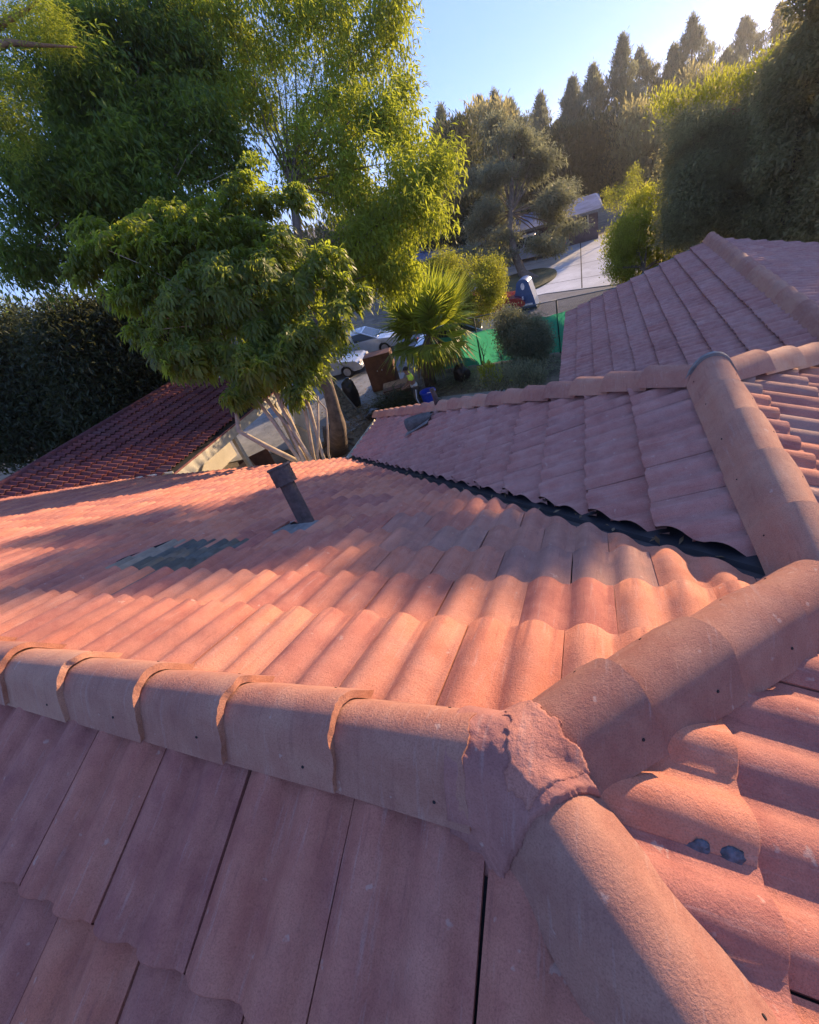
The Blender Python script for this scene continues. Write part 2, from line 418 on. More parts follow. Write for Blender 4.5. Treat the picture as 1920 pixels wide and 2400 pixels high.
def cap_row(A, B, joints, w=.135, h=.105, th=.016, rough=.004, lift=.02, zoff=.028, edge='cap_edge', tintf=None, nails=True, ovl=.06, parent=house, fixk=kid, nl=16, nc=28, name='ridge_tile'):
    """row from A (top end) toward B; joints = exposed-end distances from A; each tile's wide end at its joint"""
    A = Vector(A); d = (Vector(B) - A).normalized()
    side = Vector((0, 0, 1)).cross(d).normalized(); up = d.cross(side)
    prev = None; out = []
    for i in range(1, len(joints)):
        a, b = joints[i - 1], joints[i]
        L = (b - a) + (ovl if i > 1 else 0)
        seed = int(abs(A.x * 1000 + i * 37 + A.y * 7777)) % 99999
        tt = tintf(i) if tintf else (random.uniform(.25, .8), max(0, random.gauss(0, .04)))
        bm = cap_mesh(L, w * .90, w, h * .86, h, th, rough, nl, nc, seed, tt)
        st = A + d * (a - (ovl if i > 1 else 0)) + up * (zoff - .004)
        tilt = math.atan2(lift, L)
        X = (d * math.cos(tilt) + up * math.sin(tilt)).normalized()
        yaw = random.gauss(0, .008); X = (X + side * yaw).normalized()
        Y = (side + up * random.gauss(0, .015)).normalized(); Z = X.cross(Y).normalized(); Y = Z.cross(X)
        Mx = Matrix(((X.x, Y.x, Z.x, st.x), (X.y, Y.y, Z.y, st.y), (X.z, Y.z, Z.z, st.z), (0, 0, 0, 1)))
        bmesh.ops.transform(bm, matrix=Mx, verts=bm.verts)
        o = fixk(from_bm(name, bm, [M['cap'], M[edge]], parent, True, sharp=.8))
        if nails:
            for sgn in (1, -1):
                n = link('nail_hole', nail_me); 
                px = L * random.uniform(.72, .85); k = random.uniform(.35, .5)
                x0, z0 = math.sin(1.02) * .72, 1 - (1 - math.cos(1.02)) * .80
                ww, hh = w * .98, h * .97
                pos = Vector((px, sgn * (x0 + (1 - x0) * k) * ww, z0 * (1 - k) * hh))
                nrm = Vector((0, sgn * z0 * hh, (1 - x0) * ww)).normalized()
                n.matrix_world = Mx @ (Matrix.Translation(pos) @ nrm.to_track_quat('Z', 'Y').to_matrix().to_4x4())
                mw = n.matrix_world.copy(); n.parent = o; n.matrix_parent_inverse = o.matrix_parent_inverse.inverted() @ Matrix.Identity(4)
                n.matrix_parent_inverse = Matrix.Translation((0, 0, 0)); n.matrix_basis = mw
        out.append(o)
    return out
# main ridge: exposed ends face the junction, so the row is built from the far left toward it
Lend = 5.2
jl = sorted([Lend - q for q in (.075, .425, .795, 1.155, 1.56, 1.95, 2.33, 2.70, 3.07, 3.45, 3.82, 4.2, 4.6, 5.0)])
cap_row((-Lend, 0, 0), (0, 0, 0), jl, rough=.007, th=.024, lift=.017, w=.140, h=.150, zoff=-.020)
# hips from the junction
cap_row((0, 0, 0), (XR, XR, ZR), [.115, .34, .66, 1.0, 1.28], rough=.002, th=.016, w=.144, h=.150, zoff=-.008, edge='cap', lift=.034, tintf=lambda i: (.02 if i < 3 else .3, 0))
cap_row((0, 0, 0), (2.9, -2.9, -MS * 2.9), [.085, .62, .98, 1.35, 1.72, 2.1], rough=.0012, th=.016, w=.142, h=.145, zoff=-.008, edge='cap', tintf=lambda i: (.12, 0))
# wing ridge, exposed ends toward the far end
cap_row((XR, XR - .12, ZR), (XR, YK, ZR), [.0, .46, .86, 1.27, 1.64, 2.02], rough=.001, w=.152, h=.160, zoff=-.018, edge='cap', lift=.034, th=.02)
# far hips of the wing
cap_row((XR, YK, ZR), (HX, HY, zE), [.08] + [.46 + .38 * i for i in range(21)], rough=.001, w=.14, h=.115, edge='cap', nl=6, nc=14, nails=False, lift=.035)
cap_row((XR, YK, ZR), (E2, YK + E2 - XR, zE), [.08] + [.46 + .38 * i for i in range(12)], rough=.001, w=.14, h=.115, edge='cap', nl=6, nc=14, nails=False, lift=.035)

# ------------------------------------------------------------------ mortar at the junction of ridge and hips
def cap_z(d, w, h):
    """height of the barrel section at lateral distance d"""
    xs = []; zs = []
    for a in np.linspace(0, 1, 40):
        if a < .62:
            t = a / .62 * 1.02; xs.append(math.sin(t) * .72); zs.append(1 - (1 - math.cos(t)) * .80)
        else:
            k = (a - .62) / .38; x0, z0 = math.sin(1.02) * .72, 1 - (1 - math.cos(1.02)) * .80
            xs.append(x0 + (1 - x0) * k); zs.append(z0 * (1 - k))
    return float(np.interp(abs(d) / w, xs, zs, right=-.6)) * h
def junction_h(x, y):
    best = -.09 - .0
    for (dx, dy, sl) in ((-1, 0, 0), (.7071, .7071, -MS * .7071), (.7071, -.7071, -MS * .7071)):
        al = x * dx + y * dy; la = abs(-x * dy + y * dx)
        if al < -.02: la = math.hypot(la, al * 1.2)
        z = sl * max(al, 0) - .012 + cap_z(la, .146, .145)
        best = max(best, z)
    return best
def mortar(name, radius, off, mat, amp, region=None, res=120, edge=.012):
    bm = bmesh.new(); lay = bm.verts.layers.float_color.new('tint'); g = {}
    for i in range(res + 1):
        for j in range(res + 1):
            x = (i / res - .5) * 2 * radius; y = (j / res - .5) * 2 * radius
            if region and not region(x, y): continue
            hs = sum(junction_h(x + a * .012, y + b * .012) for a in (-1, 0, 1) for b in (-1, 0, 1)) / 9
            n = noise.fractal(Vector((x * 22, y * 22, 1.7)), 1, 2, 5) * amp + noise.noise(Vector((x * 9, y * 9, 4))) * amp * 1.2
            v = bm.verts.new((x, y, hs + off + n)); v[lay] = (.5 + noise.noise(Vector((x * 12, y * 12, 0))) * .5, 0, .5, 1); g[i, j] = v
    for i in range(res):
        for j in range(res):
            q = [g.get(k) for k in ((i, j), (i + 1, j), (i + 1, j + 1), (i, j + 1))]
            if all(q): bm.faces.new(q)
    bmesh.ops.delete(bm, geom=[v for v in bm.verts if not v.link_faces], context='VERTS')
    ring = {v for v in bm.verts if any(e.is_boundary for e in v.link_edges)}
    r2 = {e.other_vert(v) for v in ring for e in v.link_edges} - ring
    for v in ring: v.co.z -= edge
    for v in r2: v.co.z -= edge * .35
    r_ = bmesh.ops.extrude_face_region(bm, geom=bm.faces[:])
    bmesh.ops.translate(bm, verts=[v for v in r_['geom'] if isinstance(v, bmesh.types.BMVert)], vec=(0, 0, -.012))
    return from_bm(name, bm, mat, house, True, sharp=1.2)
def reg_core(x, y):
    a = x; 
    if x < -.135: return False
    for dx, dy in ((.7071, .7071), (.7071, -.7071)):
        al = x * dx + y * dy; la = abs(-x * dy + y * dx)
        if al > .13 + .01 * noise.noise(Vector((x * 30, y * 30, 3))) and la < .2 and al > abs(x * dy * 0): 
            if (x * dx + y * dy) > max(0, abs(x * dx - y * dy)): return False
    return math.hypot(x, y) < .20
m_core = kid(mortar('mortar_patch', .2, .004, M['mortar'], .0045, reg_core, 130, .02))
def reg_lip(x, y):
    n = noise.noise(Vector((x * 25, y * 25, 9))) * .03 + noise.noise(Vector((x * 70, y * 70, 2))) * .012
    return y > -.11 and x > -.045 + n and (x + .25 * y) > -.0 + n * 1.2 and math.hypot(x - .035, y) < .138 + n and (x * .7071 - y * .7071) < .105 + n * .5 and (x * .7071 + y * .7071) < .135 + n * .6
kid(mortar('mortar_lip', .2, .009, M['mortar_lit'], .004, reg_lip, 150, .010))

# sealant blobs and a chip on the hip-end tiles
def on3(x, y, h=.05): return Vector((x, y, -MS * x + h))
def blob(name, c, r, flat, mat, n, amp=.35, seed=0):
    bm = bmesh.new(); bmesh.ops.create_icosphere(bm, subdivisions=3, radius=1)
    for v in bm.verts:
        k = 1 + amp * noise.noise(v.co * 2.3 + Vector((seed, 0, 0))); v.co = Vector((v.co.x * r[0] * k, v.co.y * r[1] * k, v.co.z * flat * k))
    q = Vector(n).to_track_quat('Z', 'Y').to_matrix().to_4x4()
    bmesh.ops.transform(bm, matrix=Matrix.Translation(c) @ q, verts=bm.verts)
    return from_bm(name, bm, mat, house, True)
M['seal'] = plain('old_roof_sealant', (.085, .09, .115), .7, 0, 60, .6, .6, 90)
for (px_, py_, rr) in ((1632, 1990, .013), (1712, 2010, .014)):
    hit = bvh3.ray_cast(Vector(CAM), Vector(ray(px_, py_)))
    kid(blob('sealant_patch', hit[0], (rr * 2.0, rr * 1.2, 1), .0018, M['seal'], (.2, -.5, .8), .5, px_))

# ------------------------------------------------------------------ vents on the roof
def vent_pipe():
    base = Vector((-2.03, 1.88, -MS * 1.88)); ax = Vector((-.26, .30, .92)).normalized()
    bm = bmesh.new(); tube(bm, [base - ax * .05, base + ax * .03, base + ax * .42], [.085, .066, .064], 28)
    p = kid(from_bm('vent_pipe', bm, M['vent'], house, True, sharp=.6))
    Mx = Matrix.Translation(base + ax * .40) @ ax.to_track_quat('Z', 'Y').to_matrix().to_4x4() @ Matrix.Rotation(.4, 4, 'Z')
    bm = bmesh.new()
    for k in range(24):                                       # louvred head, open window facing the viewer's right
        a0 = 6.28319 * k / 24; a1 = 6.28319 * (k + 1) / 24
        if k in (18, 19, 21): continue
        vs = [bm.verts.new((math.cos(a) * .092, math.sin(a) * .092, z)) for a, z in ((a0, 0), (a1, 0), (a1, .135), (a0, .135))]
        bm.faces.new(vs)
        vs = [bm.verts.new((math.cos(a) * .088, math.sin(a) * .088, z)) for a, z in ((a0, 0), (a1, 0), (a1, .135), (a0, .135))]
        bm.faces.new(vs[::-1])
    for z in (.0, .045, .09, .135):
        tor = [[(math.cos(6.28319 * k / 32) * r_, math.sin(6.28319 * k / 32) * r_, z + h_) for k in range(32)] for r_, h_ in ((.088, -.004), (.095, -.004), (.095, .006), (.088, .006))]
        R_ = [[bm.verts.new(q) for q in ring] for ring in tor]
        for a in range(4):
            for k in range(32): bm.faces.new((R_[a][k], R_[a][(k + 1) % 32], R_[(a + 1) % 4][(k + 1) % 32], R_[(a + 1) % 4][k]))
    rt = bmesh.ops.create_cone(bm, cap_ends=True, segments=40, radius1=.104, radius2=.098, depth=.018)
    bmesh.ops.translate(bm, verts=rt['verts'], vec=(0, 0, .148))
    rt = bmesh.ops.create_cone(bm, cap_ends=True, segments=30, radius1=.05, radius2=.05, depth=.14)
    bmesh.ops.translate(bm, verts=rt['verts'], vec=(0, 0, .07))
    bmesh.ops.transform(bm, matrix=Mx, verts=bm.verts)
    h = from_bm('vent_cap', bm, M['vent'], p, True, sharp=.5)
    # flashing around the foot
    bm = bmesh.new(); g = []
    for i in range(13):
        row = []
        for j in range(13):
            x = -2.13 + (i / 12 - .5) * .46; y = 1.80 + (j / 12 - .5) * .46
            d = math.hypot(x - base.x, y - base.y)
            row.append(bm.verts.new((x, y, -MS * y + .014 + .05 * math.exp(-(d / .09) ** 2) + .006 * noise.noise(Vector((x * 20, y * 20, 0))))))
        g.append(row)
    for i in range(12):
        for j in range(12): bm.faces.new((g[i][j], g[i + 1][j], g[i + 1][j + 1], g[i][j + 1]))
    kid(from_bm('pipe_flashing', bm, M['ventgrey'], house, True))
vent_pipe()
M['olive'] = plain('olive_grey_vent_metal', (.075, .082, .074), .6, .1, 9, .45, .15, 60)
M['tan'] = plain('tan_faded_vent_metal', (.24, .20, .15), .7, .0, 9, .3, .15, 60)
lv = tiles(map_axis(0, 0, 1, 0, 0, 1, MS), (0, 4), [1.07, 1.25, 1.43], .225, .185, nu=15, nt_=2, amp=.034, lift=.018, tint=None, stag=.0, s_first=-3.06, gap=.002)
def vent_low():
    V, F, A = lv; me = np_mesh('roof_vent', V + np.array([0, .0, .012]), F, [M['olive'], M['tan']], None, True)
    mi = np.zeros(len(F), np.int32); cx = V[F].mean(1)[:, 0]; mi[(cx < -2.83)] = 1
    me.polygons.foreach_set('material_index', mi)
    o = kid(link('roof_vent', me, house))
    bm = bmesh.new()
    for k in range(7): box(bm, (-3.10 + .012 * k, 1.22, -MS * 1.22 + .025 + .004 * k), (.006, .44, .03), M=None)
    box(bm, (-3.07, 1.22, -MS * 1.22 + .0), (.10, .46, .03))
    bmesh.ops.rotate(bm, cent=(-3.07, 1.22, -MS * 1.22), matrix=Matrix.Rotation(-math.atan(MS), 3, 'X'), verts=bm.verts)
    from_bm('vent_louver', bm, M['flash'], o, False)
vent_low()
def vent_hood():
    P = lambda x, y, h: Vector((x - MS * (h + .07) * .9, y, MS * (x - AV) + h + .07))
    X0, Y0 = -2.32, 5.45
    bm = bmesh.new(); rings = []
    for i in range(9):
        q = i / 8; ring = []
        for k in range(13):
            a = math.pi * k / 12; r_ = .12 - .05 * q ** 2
            ring.append(bm.verts.new(P(X0 - .14 + .42 * q, Y0 + math.cos(a) * r_ * 1.05, .03 + math.sin(a) * (.15 - .11 * q ** 1.6))))
        rings.append(ring)
    for i in range(8):
        for k in range(12): bm.faces.new((rings[i][k], rings[i][k + 1], rings[i + 1][k + 1], rings[i + 1][k]))
    r_ = bmesh.ops.solidify(bm, geom=bm.faces[:], thickness=.008)
    hood = kid(from_bm('vent_hood', bm, M['ventgrey'], house, True, sharp=.9))
    bm = bmesh.new(); box(bm, P(X0 + .02, Y0, .012), (.46, .40, .012), M=None)
    bmesh.ops.rotate(bm, cent=P(X0 + .02, Y0, .012), matrix=Matrix.Rotation(-math.atan(MS), 3, 'Y'), verts=bm.verts)
    kid(from_bm('hood_flashing', bm, M['ventgrey'], house, False))
    bm = bmesh.new(); q = P(X0 + .28, Y0 + .30, 0)
    tube(bm, [q, q + Vector((.0, 0, .18)), q + Vector((-.03, .02, .32))], [.04, .04, .034], 12)
    kid(from_bm('vent_pipe', bm, M['vent'], house, True, sharp=.8))
vent_hood()
# ring of mortar round the far end of the wing ridge
def ring():
    bm = bmesh.new(); rr = []
    for j, (sc, dy) in enumerate(((1.0, -.012), (1.13, -.012), (1.13, .02), (1.0, .02))):
        row = []
        for k in range(29):
            a = -1 + 2 * k / 28; s_ = abs(a)
            if s_ < .62: t = s_ / .62 * 1.02; xx = math.sin(t) * .72; zz = 1 - (1 - math.cos(t)) * .80
            else: kk = (s_ - .62) / .38; x0, z0 = math.sin(1.02) * .72, 1 - (1 - math.cos(1.02)) * .80; xx = x0 + (1 - x0) * kk; zz = z0 * (1 - kk)
            row.append(bm.verts.new((XR + math.copysign(xx, a) * .158 * sc, YK + .03 + dy + .004 * noise.noise(Vector((k * .7, j, 0))), ZR - .02 + zz * .185 * sc)))
        rr.append(row)
    for j in range(4):
        for k in range(28): bm.faces.new((rr[j][k], rr[j][k + 1], rr[(j + 1) % 4][k + 1], rr[(j + 1) % 4][k]))
    return from_bm('mortar_ring', bm, M['ventgrey'], house, True, sharp=.9)
kid(ring())
# gutter, fascia, walls of our house
def eave_parts(A, B, out):
    A = Vector(A); B = Vector(B); d = (B - A).normalized(); o = Vector(out); bm = bmesh.new(); sec = [(.0, .0), (.0, -.11), (.10, -.11), (.12, -.0), (.112, 0), (.094, -.10), (.008, -.10), (.008, 0)]
    r_ = [[bm.verts.new(P_ + o * (a + .03) + Vector((0, 0, z - .03))) for a, z in sec] for P_ in (A, B)]
    n = len(sec)
    for k in range(n): bm.faces.new((r_[0][k], r_[0][(k + 1) % n], r_[1][(k + 1) % n], r_[1][k]))
    bm.faces.new(r_[0]); bm.faces.new(r_[1][::-1])
    kid(from_bm('gutter', bm, M['whitewood'], house, False))
    bm = bmesh.new(); L = (B - A).length; c = (A + B) / 2 + Vector((0, 0, -.13))
    box(bm, c, (L, .03, .2), rz=math.atan2(d.y, d.x)); kid(from_bm('fascia_board', bm, M['whitewood'], house, False))
eave_parts((-19.2, E2, zE), (HX - .1, E2, zE), (0, 1, 0))
eave_parts((HX, E2 + .1, zE), (HX, HY, zE), (-1, 0, 0))
eave_parts((HX, HY, zE), (E2, HY, zE), (0, 1, 0))
def walls():
    pts = [(-18.8, -2.5), (E2 - .5, -2.5), (E2 - .5, HY - .5), (HX + .5, HY - .5), (HX + .5, E2 - .5), (-18.8, E2 - .5)]
    bm = bmesh.new(); n = len(pts); lo = [bm.verts.new((x, y, GZ - .05)) for x, y in pts]; hi = [bm.verts.new((x, y, -2.84 if y > 0 else -1.6)) for x, y in pts]
    for i in range(n): bm.faces.new((lo[i], lo[(i + 1) % n], hi[(i + 1) % n], hi[i]))
    return from_bm('wall', bm, M['stucco'], house, False)
kid(walls())

# ------------------------------------------------------------------ neighbouring roofs
def simple_tiles(name, f, srange, tb, W, E, mat, parent, planes, tint, nu=13, stag=0., amp=.04):
    o = clipped(name, tiles(f, srange, tb, W, E, nu=nu, nt_=1, tint=tint, stag=stag, amp=amp, gap=.006, lift=.052), planes, mat, parent)
    return o
M['tile_dark'] = tile_mat('dark_red_terracotta', [(0, (.10, .035, .04)), (.5, (.17, .055, .055)), (1, (.26, .085, .07))], grain=.5, dust=(.20, .12, .15), dustamt=.3, sdir=(5, 60, 5))  # darker red than the main roof tiles
# gabled wing further right, its ridge runs away from us and meets the far hip
bz = zE; rx, rz_ = 3.02, -1.69; y1 = 13.47; ex = -.38
m7 = (rz_ - bz) / (rx - ex); yr = YK + (ZR - rz_) / MS; ye = YK + (ZR - bz) / MS
W7 = rx - ex
vn = (ye - yr, W7, 0)                                # valley between (rx,yr) and (ex,ye): keep beyond it
f7 = map_axis(rx, 0, 0, 1, -1, 0, m7, rz_); f7b = map_axis(rx, 0, 0, 1, 1, 0, m7, rz_)
t7 = lambda s, t: (.35 + .2 * rng.random(), max(0, rng.normal(.02, .06)))
kid(simple_tiles('roof_slope', f7, (16, 41), [.42 + .33 * i for i in range(10)], .336, .33, M['tile_w'], house, [((rx, yr + .02, 0), (-(ye - yr), -W7, 0)), ((0, y1, 0), (0, 1, 0)), ((rx, 0, 0), (1, 0, 0))], t7, nu=13, amp=.034))
kid(simple_tiles('roof_slope', f7b, (16, 41), [.42 + .33 * i for i in range(10)], .336, .33, M['tile_w'], house, [((rx, yr + .02, 0), ((ye - yr), -W7, 0)), ((0, y1, 0), (0, 1, 0)), ((rx, 0, 0), (-1, 0, 0))], t7, nu=13, amp=.034))
f6 = map_axis(0, YK, 1, 0, 0, 1, MS, ZR)
kid(simple_tiles('roof_slope', f6, (-15, 20), [.42 + .353 * i for i in range(15)], .336, .353, M['tile'], house, [((XR, YK, 0), (1, -1, 0)), ((XR, YK, 0), (-1, -1, 0))], t7, nu=9, amp=.034))
cap_row((rx, yr, rz_), (rx, y1, rz_), [.1 + .38 * i for i in range(21)], rough=.001, w=.17, h=.19, zoff=-.03, edge='cap', nl=4, nc=14, nails=False, lift=.03)
def wing_wall():
    bm = bmesh.new()
    prism(bm, [(-W7 + .5, GZ - bz), (W7 - .5, GZ - bz), (W7 - .5, -.02), (0, rz_ - bz - .16), (-W7 + .5, -.02)], Matrix.Translation((rx, (HY + y1) / 2 - .3, bz)), y1 - HY - .2)
    return kid(from_bm('wall', bm, M['stucco'], house, False))
wing_wall()
for s_ in (-1, 1):
    bm = bmesh.new(); L = math.hypot(W7, rz_ - bz); cc = (rx + s_ * W7 / 2, y1, (bz + rz_) / 2 - .05)
    box(bm, cc, (L, .04, .16)); bmesh.ops.rotate(bm, cent=cc, matrix=Matrix.Rotation(s_ * math.atan2(rz_ - bz, W7), 3, 'Y'), verts=bm.verts)
    kid(from_bm('barge_board', bm, M['ventgrey'], house, False))
    kid(sheet('roof_deck', [(rx + s_ * (W7 - .03), ye, bz - .01), (rx, yr, rz_ - .01), (rx, y1 - .03, rz_ - .01), (rx + s_ * (W7 - .03), y1 - .03, bz - .01)], M['deck'], house))
def kidb(o, b): o.matrix_parent_inverse = Matrix.Translation(-b.location); return o
# left-hand carport building
ex2, ez2, rx2, rz2 = -10.45, -3.0, -14.27, -1.85; ya, yb = 3.6, 12.6
m8 = (rz2 - ez2) / (ex2 - rx2)
gar = empty('carport', ((ex2 + rx2) / 2, 9, GZ), 'low carport with dark red tiled roof and white fascia beside the pale stemmed tree', 'carport')
f8 = map_axis(rx2, 0, 0, 1, 1, 0, m8, rz2)
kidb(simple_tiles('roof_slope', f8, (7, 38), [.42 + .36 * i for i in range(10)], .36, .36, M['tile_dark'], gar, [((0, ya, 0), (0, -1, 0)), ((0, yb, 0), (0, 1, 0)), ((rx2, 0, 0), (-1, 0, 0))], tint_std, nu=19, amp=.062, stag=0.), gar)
f9 = map_axis(rx2, 0, 0, 1, -1, 0, m8, rz2)
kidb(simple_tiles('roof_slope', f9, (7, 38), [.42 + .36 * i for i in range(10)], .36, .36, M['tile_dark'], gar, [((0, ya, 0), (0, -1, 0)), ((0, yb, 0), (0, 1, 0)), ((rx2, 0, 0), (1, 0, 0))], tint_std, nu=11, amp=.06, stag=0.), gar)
bm = bmesh.new(); tube(bm, [(rx2, ya, rz2 + .0), (rx2, yb, rz2 + .0)], .13, 14); kidb(from_bm('ridge_cap', bm, M['tile_dark'], gar, True, sharp=.8), gar)
bm = bmesh.new(); box(bm, (ex2 + .02, 9.75, ez2 - .17), (.05, 5.7, .30)); kidb(from_bm('fascia_board', bm, M['whitewood'], gar, False), gar)
bm = bmesh.new(); box(bm, (ex2 + .03, 9.75, ez2 + .0), (.06, 5.7, .035)); kidb(from_bm('drip_edge', bm, M['tile'], gar, False), gar)
bm = bmesh.new(); box(bm, (rx2 - 1.6, 9.8, (GZ + ez2) / 2 - .1), (3.6, 5.4, ez2 - GZ)); kidb(from_bm('wall', bm, M['stucco'], gar, False), gar)
for yy in (7.2, 9.6, 12.2):
    bm = bmesh.new(); box(bm, (ex2 - .15, yy, (GZ + ez2 - .3) / 2), (.14, .14, ez2 - .3 - GZ), bev=.01); kidb(from_bm('post', bm, M['whitewood'], gar, False), gar)
kidb(sheet('roof_deck', [(rx2, ya, rz2 - .02), (ex2, ya, ez2 - .02), (ex2, yb, ez2 - .02), (rx2, yb, rz2 - .02)], M['deck'], gar), gar)
bm = bmesh.new()
for i, q in enumerate(np.linspace(rx2, ex2, 2)): pass
tube(bm, [(rx2 - .2, 4.2, rz2 + .02), (ex2, (-ez2) / MS - .02, ez2 + .05)], .035, 6); kidb(from_bm('wall_flashing', bm, M['whitewood'], gar, False), gar)

# ------------------------------------------------------------------ foliage
def leaf_mat(name, dark, light, trans=(.16, .26, .03), tw=.45, rough=.55, tip=None):
    m_, t, b, NN, L = mat_new(name)
    at = NN('ShaderNodeAttribute'); at.attribute_name = 'tint'
    sp = NN('ShaderNodeSeparateColor'); L(at.outputs['Color'], sp.inputs[0])
    c = N_ramp(t, sp.outputs[0], [(0, dark), (1, light)])
    if tip: c = N_mix(t, sp.outputs[1], c, tip)
    L(c, b.inputs['Base Color']); b.inputs['Roughness'].default_value = rough
    b.inputs['Specular IOR Level'].default_value = .3
    tr = NN('ShaderNodeBsdfTranslucent'); cc = N_mix(t, sp.outputs[0], tuple(v * .55 for v in trans), trans)
    if tip: cc = N_mix(t, sp.outputs[1], cc, tip)
    L(cc, tr.inputs[0])
    mx = NN('ShaderNodeMixShader'); mx.inputs[0].default_value = tw
    L(b.outputs[0], mx.inputs[1]); L(tr.outputs[0], mx.inputs[2])
    L(mx.outputs[0], t.nodes['Material Output'].inputs['Surface']); return m_
M['bark'] = plain('grey_brown_bark', (.16, .12, .09), .9, 0, 5, .5, .9, 14)
M['pale_bark'] = plain('pale_smooth_bark', (.42, .34, .24), .8, 0, 7, .3, .5, 20)
M['leaf_feather'] = leaf_mat('narrow_green_leaf', (.075, .13, .025), (.23, .30, .045), (.64, .72, .06), .55)
M['leaf_dark'] = leaf_mat('dark_green_leaf', (.04, .09, .024), (.12, .19, .04), (.36, .48, .05), .48)
M['leaf_whorl'] = leaf_mat('glossy_whorl_leaf', (.06, .095, .028), (.14, .18, .045), (.60, .72, .06), .52, .45)
M['leaf_lime'] = leaf_mat('yellow_green_leaf', (.13, .17, .03), (.30, .33, .05), (.65, .66, .06), .5)
M['leaf_conifer'] = leaf_mat('grey_green_needle', (.09, .11, .07), (.25, .26, .17), (.40, .42, .22), .45)
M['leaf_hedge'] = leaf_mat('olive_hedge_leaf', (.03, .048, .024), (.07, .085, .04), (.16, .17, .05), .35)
M['leaf_olive'] = leaf_mat('glare_paled_olive_leaf', (.13, .13, .075), (.28, .26, .14), (.62, .56, .22), .5)  # olive lightened in colour to stand in for flare over the right-hand trees
M['leaf_palm'] = leaf_mat('fan_palm_leaf', (.10, .17, .03), (.28, .36, .05), (.60, .68, .06), .5, .4)
M['leaf_dry'] = leaf_mat('dry_palm_leaf', (.16, .11, .06), (.28, .2, .12), (.2, .14, .07), .2)
M['petal'] = leaf_mat('magenta_petal', (.45, .03, .12), (.7, .05, .2), (.6, .05, .2), .4)

def rand_unit(n):
    v = rng.normal(size=(n, 3)); return v / np.linalg.norm(v, axis=1, keepdims=True)
def leaves_mesh(C, D, L, Wd, droop=.25, curl=True, tints=None, name='crown', mat=None, tip=None):
    """leaf blades: base points C, unit directions D, lengths L, widths Wd; two bent quads each"""
    n = len(C); up = np.array([0, 0, 1.0])
    S = np.cross(D, up + rng.normal(0, .25, (n, 3))); S /= np.linalg.norm(S, axis=1, keepdims=True) + 1e-9
    L = np.asarray(L)[:, None]; Wd = np.asarray(Wd)[:, None]
    mid = C + D * L * .5; D2 = D + np.array([0, 0, -1.]) * (droop * 2); D2 /= np.linalg.norm(D2, axis=1, keepdims=True)
    if curl:
        end = mid + D2 * L * .5
        V = np.stack([C, mid + S * Wd / 2, end, mid - S * Wd / 2, ], 1).reshape(-1, 3)
        F = np.arange(4 * n).reshape(n, 4)
        F = np.concatenate([F[:, [0, 1, 2]], F[:, [0, 2, 3]]])
        k = 4
    A = np.zeros((n, k, 4), np.float32); A[..., 3] = 1
    A[..., 0] = (tints if tints is not None else rng.random(n))[:, None]
    if tip is not None: A[..., 1] = tip[:, None]
    return V, F, A.reshape(-1, 4)
def pxlobe(px, py, depth, rx_, ry_, rdep=None):
    """ellipsoid seen at photo pixel (px,py) with pixel radii, at a given depth"""
    d = _f * FPX + _r * (px - 960) - _u * (py - 1200); c = CAM + d * depth / FPX
    k = depth / FPX
    return (c, rx_ * k, ry_ * k, (rdep if rdep else (rx_ + ry_) / 2 * k * .9))
def sample_lobes(lobes, n, shell=.5, gap=0., gs=1.2):
    vol = np.array([l[1] * l[2] * l[3] for l in lobes]) ** .72; pr = vol / vol.sum()
    out = []; dep = _f
    R3 = np.stack([_r, _u, _f], 0)
    while len(out) < n:
        i = rng.choice(len(lobes), p=pr); c, a, b, d_ = lobes[i]
        q = rand_unit(1)[0] * (shell + (1 - shell) * rng.random()) ** .8
        p_ = c + q[0] * a * R3[0] + q[1] * b * R3[1] + q[2] * d_ * R3[2]
        if gap and noise.noise(Vector(p_ * gs)) < gap - .35: continue
        out.append(p_)
    return np.array(out)
def clumps(C, per, rad, leafL, leafW, mode='droop', tint_by=None, flat=1.0):
    n = len(C) * per; cc = np.repeat(C, per, 0)
    off = rng.normal(0, 1, (n, 3)) * rad * .55; off[:, 2] *= flat
    P = cc + off
    U = rand_unit(n)
    if mode == 'droop': D = U * .85 + np.array([0, 0, -.6]) + off / rad * .25
    elif mode == 'up': D = U * .45 + np.array([0, 0, .9]) + off / rad * .35
    else: D = U + off / rad * .6
    D /= np.linalg.norm(D, axis=1, keepdims=True)
    base = np.repeat(rng.random(len(C)), per)
    ti = np.clip(base * .7 + rng.random(n) * .35, 0, 1)
    return leaves_mesh(P, D, leafL * rng.uniform(.6, 1.3, n), leafW * rng.uniform(.7, 1.3, n), .2, True, ti)
